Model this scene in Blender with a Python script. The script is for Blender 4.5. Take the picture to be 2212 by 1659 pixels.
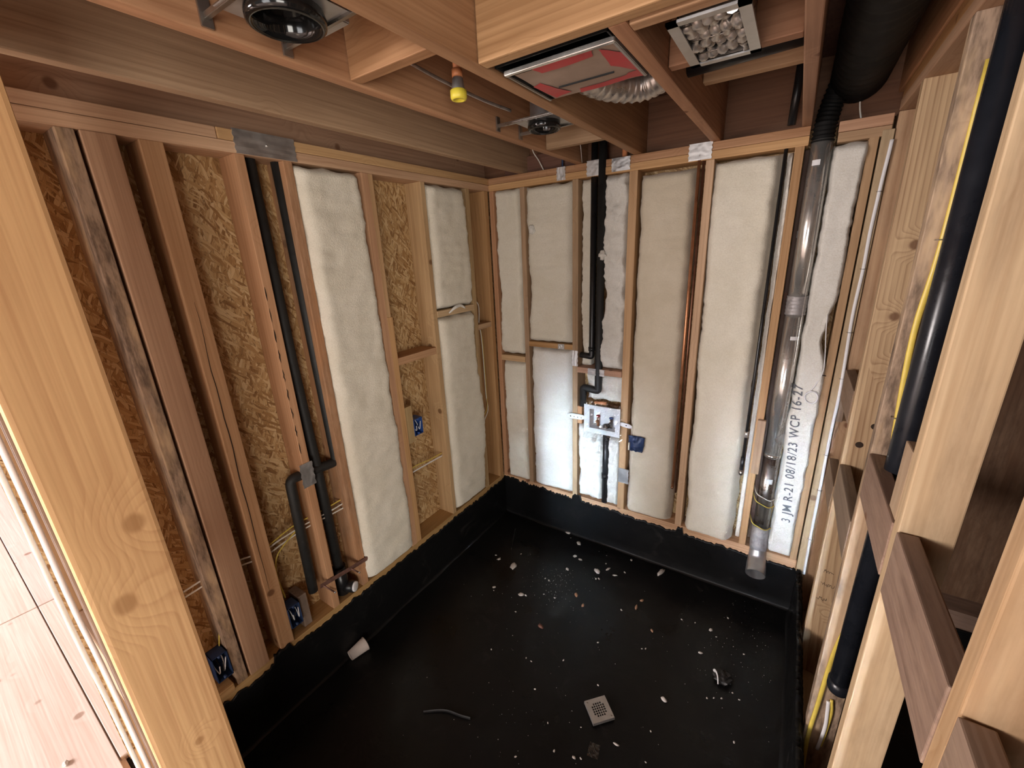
import bpy, bmesh, math, random
from mathutils import Vector, Matrix, noise as mnoise

for o in list(bpy.data.objects):
    bpy.data.objects.remove(o, do_unlink=True)
scene = bpy.context.scene
C = scene.collection
random.seed(7)

# ------------------------------------------------------------------ camera
FPX, YAW, PIT, ROL = 896.256, -0.593975, 0.306668, -0.046402
CAM = Vector((1.74864, -2.41955, 2.03710))
fw = Vector((math.sin(YAW)*math.cos(PIT), math.cos(YAW)*math.cos(PIT), -math.sin(PIT)))
rt = Vector((math.cos(YAW), -math.sin(YAW), 0)); up = rt.cross(fw)
rt2 = math.cos(ROL)*rt + math.sin(ROL)*up
up2 = -math.sin(ROL)*rt + math.cos(ROL)*up
cd = bpy.data.cameras.new('camera'); cam = bpy.data.objects.new('camera', cd); C.objects.link(cam)
cd.sensor_fit = 'HORIZONTAL'; cd.sensor_width = 36.0; cd.lens = FPX/2212*36.0
cd.clip_start = 0.02; cd.clip_end = 100
m = Matrix((rt2, up2, -fw)).transposed().to_4x4(); m.translation = CAM
cam.matrix_world = m
scene.camera = cam

# ------------------------------------------------------------------ world, lights, exposure
w = bpy.data.worlds.new('world'); scene.world = w; w.use_nodes = True
bg = w.node_tree.nodes['Background']
bg.inputs[0].default_value = (1.0, 0.93, 0.86, 1); bg.inputs[1].default_value = 0.30
def area(name, loc, target, sx, sy, power, col):
    l = bpy.data.lights.new(name, 'AREA'); l.shape = 'RECTANGLE'; l.size = sx; l.size_y = sy
    l.energy = power; l.color = col
    o = bpy.data.objects.new(name, l); C.objects.link(o); o.location = loc
    d = Vector(target)-Vector(loc); o.rotation_euler = d.to_track_quat('-Z', 'Y').to_euler()
    return o
# added narrow-beam lamps, unseen, for the two cool light patches at the back
def shaft(name, loc, target, sx, sy, power, col, spread):
    o = area(name, loc, target, sx, sy, power, col); o.data.spread = math.radians(spread); return o
shaft('patch_lamp', (1.25, -6.6, 1.45), (.66, 0.0, .62),   .45, .9, 3.6, (0.66, 0.83, 1.0), 9)
shaft('patch_lamp_side', (1.80, -6.6, 1.45), (1.87, 0.0, .72), .30, .9, 2.0, (0.66, 0.83, 1.0), 8)
# broad soft window of the room behind the camera
area('window_daylight', (1.75, -6.8, 1.25), (1.0, 0.0, 0.9), 1.8, 1.9, 85, (0.98, 0.97, 0.97))
# window of the room to the right behind the camera, faces the left wall across the opening
area('side_window_daylight', (4.7, -5.3, 1.35), (0.0, -1.2, 1.25), 1.7, 1.8, 140, (1.0, 0.94, 0.86))
# wide windows of the hall on the left
area('hall_window_daylight', (-3.2, -6.6, 2.2), (-2.2, -2.2, 0.3), 3.0, 1.6, 850, (1.0, 0.91, 0.88))
# weak warm fill lamp, added low behind the camera, aimed upward
area('warm_fill_lamp', (1.35, -3.7, 0.75), (0.9, -1.0, 2.1), 0.5, 0.4, 2.5, (1.0, 0.80, 0.58))
scene.view_settings.view_transform = 'Standard'; scene.view_settings.look = 'None'
scene.view_settings.exposure = -0.08; scene.view_settings.gamma = 1.0
scene.view_settings.use_curve_mapping = False
scene.cycles.max_bounces = 4; scene.cycles.diffuse_bounces = 3; scene.cycles.glossy_bounces = 2
scene.cycles.transparent_max_bounces = 6; scene.cycles.transmission_bounces = 2
scene.cycles.use_denoising = True
scene.cycles.use_adaptive_sampling = True; scene.cycles.adaptive_threshold = 0.04

# ------------------------------------------------------------------ materials
def newmat(name):
    m = bpy.data.materials.new(name); m.use_nodes = True
    nt = m.node_tree; b = nt.nodes['Principled BSDF']
    return m, nt, b
class N:
    def __init__(s, nt): s.nt = nt
    def new(s, t, **k):
        n = s.nt.nodes.new(t)
        for a, v in k.items(): setattr(n, a, v)
        return n
    def lk(s, a, b): s.nt.links.new(a, b)
    def val(s, sock, v):
        if hasattr(v, 'links') or isinstance(v, bpy.types.NodeSocket): s.lk(v, sock)
        else: sock.default_value = v
    def math(s, op, a, b=0.0, c=None, clamp=False):
        n = s.new('ShaderNodeMath', operation=op); n.use_clamp = clamp
        s.val(n.inputs[0], a); s.val(n.inputs[1], b)
        if c is not None: s.val(n.inputs[2], c)
        return n.outputs[0]
    def vmath(s, op, a, b=(0, 0, 0)):
        n = s.new('ShaderNodeVectorMath', operation=op); s.val(n.inputs[0], a); s.val(n.inputs[1], b)
        return n.outputs[0]
    def comb(s, x, y, z):
        n = s.new('ShaderNodeCombineXYZ')
        for i, v in enumerate((x, y, z)): s.val(n.inputs[i], v)
        return n.outputs[0]
    def sep(s, v):
        n = s.new('ShaderNodeSeparateXYZ'); s.lk(v, n.inputs[0]); return n.outputs
    def noise(s, v, scale, detail=2, rough=.5, dist=0):
        n = s.new('ShaderNodeTexNoise'); s.lk(v, n.inputs['Vector'])
        n.inputs['Scale'].default_value = scale; n.inputs['Detail'].default_value = detail
        n.inputs['Roughness'].default_value = rough; n.inputs['Distortion'].default_value = dist
        return n.outputs['Fac']
    def vor(s, v, scale, feature='F1'):
        n = s.new('ShaderNodeTexVoronoi', feature=feature); s.lk(v, n.inputs['Vector'])
        n.inputs['Scale'].default_value = scale; return n
    def mix(s, f, a, b, mode='MIX'):
        n = s.new('ShaderNodeMix', data_type='RGBA', blend_type=mode)
        s.val(n.inputs[0], f); s.val(n.inputs[6], a); s.val(n.inputs[7], b); return n.outputs[2]
    def rng(s, v, a, b, c, d, smooth=True):
        n = s.new('ShaderNodeMapRange'); n.interpolation_type = 'SMOOTHSTEP' if smooth else 'LINEAR'
        s.val(n.inputs[0], v)
        for i, q in enumerate((a, b, c, d)): n.inputs[i+1].default_value = q
        return n.outputs[0]
    def ramp(s, v, stops):
        n = s.new('ShaderNodeValToRGB'); s.lk(v, n.inputs[0]); e = n.color_ramp.elements
        while len(e) < len(stops): e.new(.5)
        for el, (p, c) in zip(e, stops): el.position = p; el.color = (*c, 1)
        return n.outputs[0]
    def bump(s, h, strength, dist, bsdf):
        n = s.new('ShaderNodeBump'); n.inputs['Strength'].default_value = strength
        n.inputs['Distance'].default_value = dist; s.lk(h, n.inputs['Height']); s.lk(n.outputs[0], bsdf.inputs['Normal'])

def c4(c): return (c[0], c[1], c[2], 1)

def wood(name, light, dark, weather=0.0, ringf=60.0, vary=.22, knot=(.16, .065, .025), knots=.5, ringk=.26, spots=(), tiltk=.022):
    """solid lumber: growth rings about a pith running along local Z, fibre, round knots"""
    m, nt, b = newmat(name); n = N(nt)
    tc = n.new('ShaderNodeTexCoord').outputs['Object']
    rnd = n.new('ShaderNodeObjectInfo').outputs['Random']
    r2 = n.math('FRACT', n.math('MULTIPLY', rnd, 17.31)); r3 = n.math('FRACT', n.math('MULTIPLY', rnd, 43.7))
    off = n.comb(n.math('MULTIPLY', rnd, 31.0), n.math('MULTIPLY', r2, 23.0), n.math('MULTIPLY', r3, 47.0))
    v = n.vmath('ADD', tc, off)
    low = n.noise(n.vmath('MULTIPLY', v, (2.0, 2.0, .55)), 1.0, 1)
    vk = n.vor(v, 6.0)
    kd = vk.outputs['Distance']; kc = n.sep(vk.outputs['Color'])[0]
    kmask = n.math('GREATER_THAN', kc, 1.0-knots)
    kn = n.math('MULTIPLY', n.rng(kd, .07, .13, 1, 0), kmask)
    ksw = n.math('MULTIPLY', n.rng(kd, .03, .42, .05, 0), kmask)
    for (cx, cy, cz, rad) in spots:
        sd = n.vmath('MULTIPLY', n.vmath('SUBTRACT', tc, (cx, cy, cz)), (0.25, 1.0, .85))
        ln = n.new('ShaderNodeVectorMath', operation='LENGTH'); n.lk(sd, ln.inputs[0]); dd = ln.outputs['Value']
        kn = n.math('MAXIMUM', kn, n.rng(dd, rad*.5, rad*1.05, .85, 0))
        ksw = n.math('ADD', ksw, n.rng(dd, rad*.3, rad*4.5, .085, 0))
    x, y, z = n.sep(tc)
    wob = n.math('MULTIPLY', n.math('SUBTRACT', low, .5), .065)
    px = n.math('ADD', n.math('ADD', x, n.math('MULTIPLY', n.math('SUBTRACT', r2, .5), .16)), wob)
    py = n.math('ADD', n.math('ADD', y, n.math('ADD', n.math('MULTIPLY', r3, .10), .02)), n.math('ADD', n.math('MULTIPLY', wob, .6), n.math('MULTIPLY', n.math('MULTIPLY', z, n.math('SUBTRACT', r2, .35)), tiltk*2)))
    rr = n.math('SQRT', n.math('ADD', n.math('MULTIPLY', px, px), n.math('MULTIPLY', py, py)))
    rr = n.math('ADD', rr, ksw)
    ring = n.math('FRACT', n.math('ADD', n.math('MULTIPLY', rr, ringf), n.math('MULTIPLY', low, 1.7)))
    ringv = n.ramp(ring, [(0, (0, 0, 0)), (.62, (.35,)*3), (.88, (1,)*3), (1, (0,)*3)])
    fib = n.noise(n.vmath('MULTIPLY', v, (95, 95, 2.4)), 1.0, 3, .6)
    blot = n.noise(n.vmath('MULTIPLY', v, (6, 6, 1.6)), 1.0, 3, .6)
    strk = n.noise(n.vmath('MULTIPLY', v, (26, 26, .8)), 1.0, 2, .6)
    f = n.math('ADD', n.math('MULTIPLY', ringv, ringk), n.math('MULTIPLY', n.math('SUBTRACT', fib, .34), 1.05))
    f = n.math('ADD', f, n.math('MULTIPLY', n.math('SUBTRACT', strk, .42), 1.15))
    f = n.math('ADD', f, n.math('MULTIPLY', n.math('SUBTRACT', blot, .45), .8), clamp=True)
    col = n.mix(f, c4(light), c4(dark))
    col = n.mix(n.math('MULTIPLY', kn, .85), col, c4(knot))
    if weather > 0:
        wm = n.rng(n.noise(n.vmath('MULTIPLY', v, (9, 9, 2.5)), 1.0, 4, .65), .38, .58, 0, weather)
        gr = n.mix(n.rng(n.noise(n.vmath('MULTIPLY', v, (40, 40, 9)), 1.0, 4, .7), .35, .65, 0, 1), (.12, .082, .056, 1), (.37, .265, .18, 1))
        col = n.mix(wm, col, gr)
    hs = n.new('ShaderNodeHueSaturation')
    n.lk(col, hs.inputs['Color'])
    n.lk(n.math('ADD', n.math('MULTIPLY', r3, .024), .488), hs.inputs['Hue'])
    n.lk(n.math('ADD', n.math('MULTIPLY', r2, .25), .85), hs.inputs['Saturation'])
    n.lk(n.math('ADD', n.math('MULTIPLY', rnd, vary*2), 1-vary), hs.inputs['Value'])
    n.lk(hs.outputs[0], b.inputs['Base Color'])
    b.inputs['Roughness'].default_value = .62; b.inputs['Specular IOR Level'].default_value = .28
    n.bump(n.noise(n.vmath('MULTIPLY', tc, (95, 95, 2.4)), 1.0, 1), .3, .002, b)
    return m

def osb(name, axis):
    m, nt, b = newmat(name); n = N(nt)
    tc = n.new('ShaderNodeTexCoord').outputs['Object']
    x, y, z = n.sep(tc)
    p = n.comb(y if axis == 'x' else x, z, 0.0)
    wv = n.noise(p, 7, 2)
    p = n.vmath('ADD', p, n.comb(n.math('MULTIPLY', n.math('SUBTRACT', wv, .5), .05), n.math('MULTIPLY', wv, .02), 0.0))
    layers = []
    for i, a in enumerate((1.42, 1.95, 0.75)):
        mp = n.new('ShaderNodeMapping'); n.lk(p, mp.inputs['Vector'])
        mp.inputs['Rotation'].default_value = (0, 0, a); mp.inputs['Location'].default_value = (i*3.7, i*1.9, i*5.1)
        sc = n.vmath('MULTIPLY', mp.outputs[0], (19, 112, 1))
        v = n.vor(sc, 1.0); e = n.vor(sc, 1.0, 'DISTANCE_TO_EDGE')
        layers.append((n.sep(v.outputs['Color']), e.outputs['Distance'], n.noise(n.vmath('MULTIPLY', mp.outputs[0], (30, 400, 1)), 1.0, 2)))
    g = layers[0][0][0]; ed = layers[0][1]; fb = layers[0][2]
    for i in (1, 2):
        sel = n.math('GREATER_THAN', layers[i][0][1], (.0, .52, .62, .70)[i])
        def mx(a, c): return n.math('ADD', n.math('MULTIPLY', a, n.math('SUBTRACT', 1.0, sel)), n.math('MULTIPLY', c, sel))
        g = mx(g, layers[i][0][0]); ed = mx(ed, layers[i][1]); fb = mx(fb, layers[i][2])
    f = n.math('ADD', n.math('MULTIPLY', g, .75), n.math('MULTIPLY', fb, .35), clamp=True)
    col = n.ramp(f, [(.08, (.17, .075, .026)), (.30, (.40, .225, .088)), (.58, (.56, .36, .165)), (.92, (.70, .51, .28))])
    col = n.mix(n.rng(ed, 0, .05, .55, 0), col, (.085, .036, .014, 1))
    big = n.noise(p, 3.0, 2)
    col = n.mix(n.rng(big, .5, .75, 0, .3), col, (.25, .11, .045, 1))
    n.lk(col, b.inputs['Base Color']); b.inputs['Roughness'].default_value = .6
    b.inputs['Specular IOR Level'].default_value = .3
    n.bump(layers[0][2], .35, .003, b)
    return m

def plain(name, col, rough=.5, metal=0.0, nscale=0, namp=.15, bumpk=0, spec=.5, bscale=None):
    m, nt, b = newmat(name); n = N(nt)
    b.inputs['Base Color'].default_value = c4(col); b.inputs['Roughness'].default_value = rough
    b.inputs['Metallic'].default_value = metal; b.inputs['Specular IOR Level'].default_value = spec
    if nscale:
        tc = n.new('ShaderNodeTexCoord').outputs['Object']
        f = n.noise(tc, nscale, 4, .6)
        hs = n.new('ShaderNodeHueSaturation'); hs.inputs['Color'].default_value = c4(col)
        n.lk(n.rng(f, .25, .75, 1-namp, 1+namp, False), hs.inputs['Value'])
        n.lk(hs.outputs[0], b.inputs['Base Color'])
        n.lk(n.rng(f, .3, .7, max(.03, rough-.1), min(1, rough+.1), False), b.inputs['Roughness'])
        if bumpk:
            h = f if bscale is None else n.noise(tc, bscale, 3, .6)
            n.bump(h, bumpk, .004, b)
    return m

def insul(name, col, col2):
    m, nt, b = newmat(name); n = N(nt)
    tc = n.new('ShaderNodeTexCoord').outputs['Object']
    rnd = n.new('ShaderNodeObjectInfo').outputs['Random']
    v = n.vmath('ADD', tc, n.comb(n.math('MULTIPLY', rnd, 9.0), 0.0, n.math('MULTIPLY', rnd, 7.0)))
    a = n.noise(v, 5, 4, .6)
    fib = n.noise(n.vmath('MULTIPLY', v, (60, 60, 150)), 1.0, 3, .7)
    fine = n.noise(v, 170, 3, .7)
    col_ = n.mix(n.rng(a, .35, .68, 0, 1), c4(col), c4(col2))
    col_ = n.mix(n.rng(fine, .35, .6, .22, 0), col_, (.52, .45, .33, 1))
    n.lk(col_, b.inputs['Base Color']); b.inputs['Roughness'].default_value = .95
    b.inputs['Specular IOR Level'].default_value = .08
    b.inputs['Sheen Weight'].default_value = .25
    n.bump(n.math('ADD', n.math('MULTIPLY', fib, .8), fine), .5, .005, b)
    return m

def tar(name):
    m, nt, b = newmat(name); n = N(nt)
    tc = n.new('ShaderNodeTexCoord').outputs['Object']
    a = n.noise(tc, 2.6, 4, .6, .6); c = n.noise(tc, 28, 3, .6); d = n.noise(tc, 7, 5, .7, 1.0)
    sp = n.vor(tc, 55)
    dust = n.math('MULTIPLY', n.rng(d, .55, .75, 0, 1), n.rng(a, .42, .62, 0, 1))
    spk = n.math('MULTIPLY', n.rng(sp.outputs['Distance'], .0, .11, 1, 0), n.math('GREATER_THAN', n.sep(sp.outputs['Color'])[0], .90))
    col = n.mix(n.math('MULTIPLY', dust, .55), (.0065, .0065, .0068, 1), (.034, .031, .029, 1))
    col = n.mix(n.math('MULTIPLY', spk, .35), col, (.16, .15, .14, 1))
    n.lk(col, b.inputs['Base Color'])
    ro = n.math('ADD', n.rng(a, .3, .7, .20, .50, False), n.math('MULTIPLY', dust, .22))
    n.lk(ro, b.inputs['Roughness']); b.inputs['Specular IOR Level'].default_value = .24
    n.bump(n.math('ADD', n.math('MULTIPLY', c, .5), n.math('MULTIPLY', d, 1.0)), .22, .006, b)
    return m

def film(name, tint=(1, 1, 1), amount=.35):
    m, nt, b = newmat(name); n = N(nt)
    tr = n.new('ShaderNodeBsdfTransparent'); tr.inputs[0].default_value = (.96, .97, .98, 1)
    gl = n.new('ShaderNodeBsdfGlossy'); gl.inputs['Roughness'].default_value = .12; gl.inputs[0].default_value = c4(tint)
    mx = n.new('ShaderNodeMixShader'); mx.inputs[0].default_value = amount
    n.lk(tr.outputs[0], mx.inputs[1]); n.lk(gl.outputs[0], mx.inputs[2])
    n.lk(mx.outputs[0], nt.nodes['Material Output'].inputs['Surface'])
    return m

M = {}
M['fir'] = wood('fir_lumber', (.62, .39, .21), (.37, .20, .09), vary=.16)
M['fir_red'] = wood('red_fir_lumber', (.60, .355, .185), (.39, .20, .09), ringf=70, vary=.12)
M['stain'] = wood('stained_fir', (.50, .27, .14), (.28, .125, .055), weather=.35, ringf=60, vary=.10)
M['joist'] = wood('joist_lumber', (.49, .29, .165), (.275, .14, .072), ringf=55, vary=.14, knots=.35)
M['pale'] = wood('pale_pine', (.57, .40, .232), (.35, .208, .10), ringf=38, vary=.10, knots=.42, weather=.22)
M['post'] = wood('yellow_pine', (.70, .375, .165), (.48, .215, .085), ringf=42, vary=.03, knots=.0, knot=(.34, .135, .042), ringk=.36, spots=((.02, .034, .133, .024), (.02, -.024, -.039, .026), (.02, .005, -.51, .012)))
M['grain'] = wood('cathedral_pine', (.62, .42, .22), (.30, .16, .07), ringf=75, vary=.08, ringk=.5, tiltk=.09)
M['old'] = wood('weathered_pine', (.58, .42, .25), (.34, .21, .12), weather=.95, vary=.10)

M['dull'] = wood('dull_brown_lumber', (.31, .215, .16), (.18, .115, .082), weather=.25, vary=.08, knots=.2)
M['brown'] = wood('dark_brown_ply_and_shade', (.15, .085, .05), (.075, .04, .024), weather=.2, vary=.05)
M['rim'] = wood('red_brown_rim', (.22, .10, .056), (.12, .05, .028), ringf=40, vary=.05)
M['osb_x'] = osb('osb_left', 'x'); M['osb_y'] = osb('osb_back', 'y')
M['subply'] = wood('upper_plywood', (.20, .095, .06), (.11, .045, .028), ringf=40, vary=.05)
M['hall'] = wood('hall_plywood', (.88, .76, .70), (.72, .57, .50), ringf=9, vary=.02, knots=.3, knot=(.40, .26, .2))
M['insul'] = insul('cream_fibreglass', (.84, .79, .67), (.79, .735, .605))
M['insul_t'] = insul('tan_fibreglass', (.70, .62, .49), (.63, .55, .42))
M['insul_w'] = insul('white_fibreglass', (.86, .845, .79), (.81, .79, .725))
M['tar'] = tar('black_tar_membrane')
M['galv'] = plain('galvanised_steel', (.55, .55, .55), .42, .85, 14, .2, .08)
M['plate'] = plain('nail_plate_steel', (.72, .71, .70), .5, .55, 30, .15, .1)
M['chrome'] = plain('bright_steel', (.80, .78, .74), .24, .82, 9, .10)
M['steeldk'] = plain('dull_steel', (.40, .37, .34), .30, .95, 9, .2)
M['tape'] = plain('grey_foil_tape', (.36, .34, .34), .5, .35, 60, .3, .3)
M['abs'] = plain('black_abs_plastic', (.013, .013, .014), .34, 0, 12, .2, .03)
M['foam'] = plain('black_pipe_foam', (.018, .018, .017), .62, 0, 40, .3, .15)
M['absblue'] = plain('blue_black_abs', (.012, .014, .019), .30, 0, 12, .2, .03)
M['black'] = plain('black_paint', (.007, .007, .007), .65, 0, 10, .2, 0, .2)
M['gloss'] = plain('black_gloss', (.008, .008, .008), .12, 0, 5, .1)
M['copper'] = plain('copper_pipe', (.62, .29, .15), .36, .8, 18, .25)
M['copperdk'] = plain('tarnished_copper', (.26, .13, .08), .4, .85, 18, .3)
M['blue'] = plain('blue_box_plastic', (.030, .085, .30), .42, 0, 20, .12)
M['navy'] = plain('navy_plastic', (.020, .042, .11), .45, 0, 30, .3, .3)
M['white'] = plain('white_plastic', (.82, .82, .83), .42, 0, 15, .05)
M['cablew'] = plain('white_cable_jacket', (.78, .75, .67), .45, 0, 30, .08)
M['cabley'] = plain('yellow_cable_jacket', (.72, .55, .10), .42, 0, 30, .12)
M['yellow'] = plain('yellow_cap', (.75, .62, .06), .4, 0, 20, .08)
M['orange'] = plain('orange_cpvc', (.62, .24, .10), .45, 0, 15, .1)
M['red'] = plain('red_tape', (.50, .05, .055), .45, 0, 14, .15)
M['card'] = plain('grey_cardboard', (.36, .27, .21), .85, 0, 14, .12)
M['foamcup'] = plain('foam_cup', (.74, .66, .60), .8, 0, 50, .05)
M['chip'] = plain('plaster_chip', (.74, .71, .67), .8, 0, 60, .15, .3)
M['woodchip'] = plain('wood_chip', (.50, .30, .19), .8, 0, 60, .2, .3)
M['rust'] = plain('rusty_strap', (.20, .10, .075), .6, .4, 40, .35, .2)
M['flex'] = plain('silver_flex_duct', (.60, .57, .54), .33, .8, 30, .2)
M['print'] = plain('grey_print', (.16, .17, .19), .9, 0, 70, .25)
M['pencil'] = plain('pencil_line', (.10, .07, .05), .9, 0, 70, .2)
M['drain'] = plain('brushed_drain', (.60, .585, .57), .38, .75, 30, .12)
M['dark'] = plain('dark_void', (.006, .006, .006), .8, 0, 10, .2)
M['smear'] = plain('dark_grey_plastic', (.022, .021, .021), .45, 0, 30, .3)
M['film'] = film('clear_film', (1, 1, 1), .09)
M['ring'] = plain('dark_hole', (.03, .016, .008), .9, 0, 30, .2)

# ------------------------------------------------------------------ helpers
def link(name, mesh, mat, parent=None, ploc=None):
    o = bpy.data.objects.new(name, mesh); C.objects.link(o)
    if mat is not None and not mesh.materials: mesh.materials.append(M[mat] if isinstance(mat, str) else mat)
    if parent is not None:
        o.parent = parent
        o.matrix_parent_inverse = Matrix.Translation(parent.location).inverted()
    return o
def tag(o, label=None, cat=None, group=None, kind=None):
    if label: o['label'] = label
    if cat: o['category'] = cat
    if group: o['group'] = group
    if kind: o['kind'] = kind
    return o
def empty(name, loc, label=None, cat=None, group=None, kind=None):
    o = bpy.data.objects.new(name, None); C.objects.link(o); o.location = loc; o.empty_display_size = .05
    return tag(o, label, cat, group, kind)
def bm_mesh(bm, name, smooth=False):
    me = bpy.data.meshes.new(name); bm.normal_update(); bm.to_mesh(me); bm.free()
    if smooth:
        for p in me.polygons: p.use_smooth = True
    return me
def data_mesh(name, verts, faces, smooth=False):
    me = bpy.data.meshes.new(name); me.from_pydata([tuple(v) for v in verts], [], faces); me.update()
    if smooth:
        for p in me.polygons: p.use_smooth = True
    return me
_cache = {}
def block_mesh(a, b, L, mat, bev=.003):
    k = (round(a, 4), round(b, 4), round(L, 4), mat, bev)
    if k in _cache: return _cache[k]
    bm = bmesh.new(); bmesh.ops.create_cube(bm, size=1.0)
    bmesh.ops.scale(bm, vec=(a, b, L), verts=bm.verts)
    if bev: bmesh.ops.bevel(bm, geom=list(bm.edges), offset=min(bev, a*.3, b*.3, L*.3), segments=2, affect='EDGES', profile=.6)
    me = bm_mesh(bm, 'board'); me.materials.append(M[mat]); _cache[k] = me
    return me
def board(name, box, mat, parent=None, axis='z', bev=.003, tilt=None):
    """box (x0,x1,y0,y1,z0,z1); grain (local Z) runs along axis"""
    x0, x1, y0, y1, z0, z1 = box; dx, dy, dz = x1-x0, y1-y0, z1-z0
    if axis == 'z': me = block_mesh(dx, dy, dz, mat, bev); R = Matrix.Identity(3)
    elif axis == 'y': me = block_mesh(dx, dz, dy, mat, bev); R = Matrix(((1, 0, 0), (0, 0, 1), (0, -1, 0)))
    else: me = block_mesh(dz, dy, dx, mat, bev); R = Matrix(((0, 0, 1), (0, 1, 0), (-1, 0, 0)))
    o = link(name, me, None, parent)
    R4 = R.to_4x4()
    if tilt: R4 = Matrix.Rotation(tilt[0], 4, tilt[1]) @ R4
    R4.translation = ((x0+x1)/2, (y0+y1)/2, (z0+z1)/2)
    o.matrix_basis = R4
    return o
def cubemesh(name, box, bev=.002):
    x0, x1, y0, y1, z0, z1 = box
    bm = bmesh.new(); bmesh.ops.create_cube(bm, size=1.0)
    bmesh.ops.scale(bm, vec=(x1-x0, y1-y0, z1-z0), verts=bm.verts)
    bmesh.ops.translate(bm, vec=((x0+x1)/2, (y0+y1)/2, (z0+z1)/2), verts=bm.verts)
    if bev: bmesh.ops.bevel(bm, geom=list(bm.edges), offset=bev, segments=2, affect='EDGES')
    return bm_mesh(bm, name)
def fillet(pts, rad, n=5):
    pts = [Vector(p) for p in pts]; out = [pts[0]]
    for i in range(1, len(pts)-1):
        a, b, c = pts[i-1], pts[i], pts[i+1]
        d1 = (a-b); d2 = (c-b); r = min(rad, d1.length*.45, d2.length*.45)
        p1 = b+d1.normalized()*r; p2 = b+d2.normalized()*r
        for k in range(n+1):
            t = k/n; out.append(p1*(1-t)**2+b*2*t*(1-t)+p2*t*t)
    out.append(pts[-1]); return out
def spline(pts, n=6):
    pts = [Vector(p) for p in pts]; P = [pts[0]*2-pts[1]]+pts+[pts[-1]*2-pts[-2]]; out = []
    for i in range(1, len(P)-2):
        for k in range(n):
            t = k/n; a, b, c, d = P[i-1], P[i], P[i+1], P[i+2]
            out.append(.5*((2*b)+(c-a)*t+(2*a-5*b+4*c-d)*t*t+(3*b-a-3*c+d)*t**3))
    out.append(pts[-1]); return out
def tube_data(pts, r, seg=12, cap=True, flat=1.0):
    pts = [Vector(p) for p in pts]; nP = len(pts)
    rs = r if isinstance(r, (list, tuple)) else [r]*nP
    T = [(pts[min(i+1, nP-1)]-pts[max(i-1, 0)]).normalized() for i in range(nP)]
    ref = Vector((0, 0, 1)) if abs(T[0].z) < .9 else Vector((1, 0, 0))
    u = (ref-T[0]*ref.dot(T[0])).normalized(); V = []; F = []
    for i in range(nP):
        u = (u-T[i]*u.dot(T[i])).normalized(); v = T[i].cross(u)
        for k in range(seg):
            a = 2*math.pi*k/seg; V.append(pts[i]+u*math.cos(a)*rs[i]+v*math.sin(a)*rs[i]*flat)
    for i in range(nP-1):
        for k in range(seg):
            k2 = (k+1) % seg; F.append((i*seg+k, i*seg+k2, (i+1)*seg+k2, (i+1)*seg+k))
    if cap: F.append(tuple(range(seg))[::-1]); F.append(tuple((nP-1)*seg+k for k in range(seg)))
    return V, F
def tube(name, pts, r, mat, parent=None, seg=12, cap=True, flat=1.0):
    V, F = tube_data(pts, r, seg, cap, flat)
    me = data_mesh(name, V, F, True)
    if cap:
        for p in list(me.polygons)[-2:]: p.use_smooth = False
    return link(name, me, mat, parent)
def lathe(name, prof, base, axis, mat, parent=None, seg=24):
    """prof list of (radius, distance along axis)"""
    ax = Vector(axis).normalized(); ref = Vector((0, 0, 1)) if abs(ax.z) < .9 else Vector((1, 0, 0))
    u = (ref-ax*ref.dot(ax)).normalized(); v = ax.cross(u); V = []; F = []; base = Vector(base)
    for (r, d) in prof:
        for k in range(seg):
            a = 2*math.pi*k/seg; V.append(base+ax*d+(u*math.cos(a)+v*math.sin(a))*r)
    for i in range(len(prof)-1):
        for k in range(seg):
            k2 = (k+1) % seg; F.append((i*seg+k, i*seg+k2, (i+1)*seg+k2, (i+1)*seg+k))
    me = data_mesh(name, V, F, True)
    return link(name, me, mat, parent)
def nz(x, y=0, z=0): return mnoise.noise(Vector((x, y, z)))

# ------------------------------------------------------------------ setting: floor, membrane
ZP = .335; ZS = 2.424; ZT = 2.5; DL = .124; ZC = 2.77
V = []; F = []; nx, ny = 60, 66
DRX, DRY = 1.258, -1.098
for j in range(ny+1):
    for i in range(nx+1):
        x = -.01+2.0*i/nx; y = -2.25+2.26*j/ny
        d = math.hypot(x-DRX, y-DRY)
        V.append((x, y, -.012+.008*min(1, d/1.0)+.0025*nz(x*4, y*4)+.0015*nz(x*13, y*13)))
for j in range(ny):
    for i in range(nx): a = j*(nx+1)+i; F.append((a, a+1, a+nx+2, a+nx+1))
floor = tag(link('floor', data_mesh('floor', V, F, True), 'tar'), kind='structure')

def upturn(name, p0, p1, nrm, zt, n=220, seed=0, amp=.02):
    """ragged sheet of membrane turned up a wall from p0 to p1; nrm points into the room"""
    p0 = Vector(p0); p1 = Vector(p1); nrm = Vector(nrm); V = []; F = []
    L = (p1-p0).length; rows = 8
    rnd = random.Random(seed)
    jag = [rnd.uniform(-1, 1) for _ in range(n+1)]
    for i in range(n+1):
        t = i/n; s = t*L; q = p0.lerp(p1, t)
        top = (zt(s) if callable(zt) else zt)+amp*.7*nz(s*5, seed)+amp*.7*nz(s*23, seed+3)+amp*.4*nz(s*70, seed+8)+.007*jag[i]
        prof = [(.03, -.008), (.014, -.001), (.009, .012)]
        for h in (.25, .5, .75, .97, 1.0): prof.append((.009+.004*nz(s*6, h*3, seed), top*h))
        prof.append((-.006, top+.001)); prof.append((-.02, top-.03))
        for off, z in prof: V.append(q+nrm*off+Vector((0, 0, z)))
    R = 10
    for i in range(n):
        for k in range(R-1): a = i*R+k; F.append((a, a+1, a+R+1, a+R))
    me = data_mesh(name, V, F, True)
    return tag(link(name, me, 'tar'), kind='structure')
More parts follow.
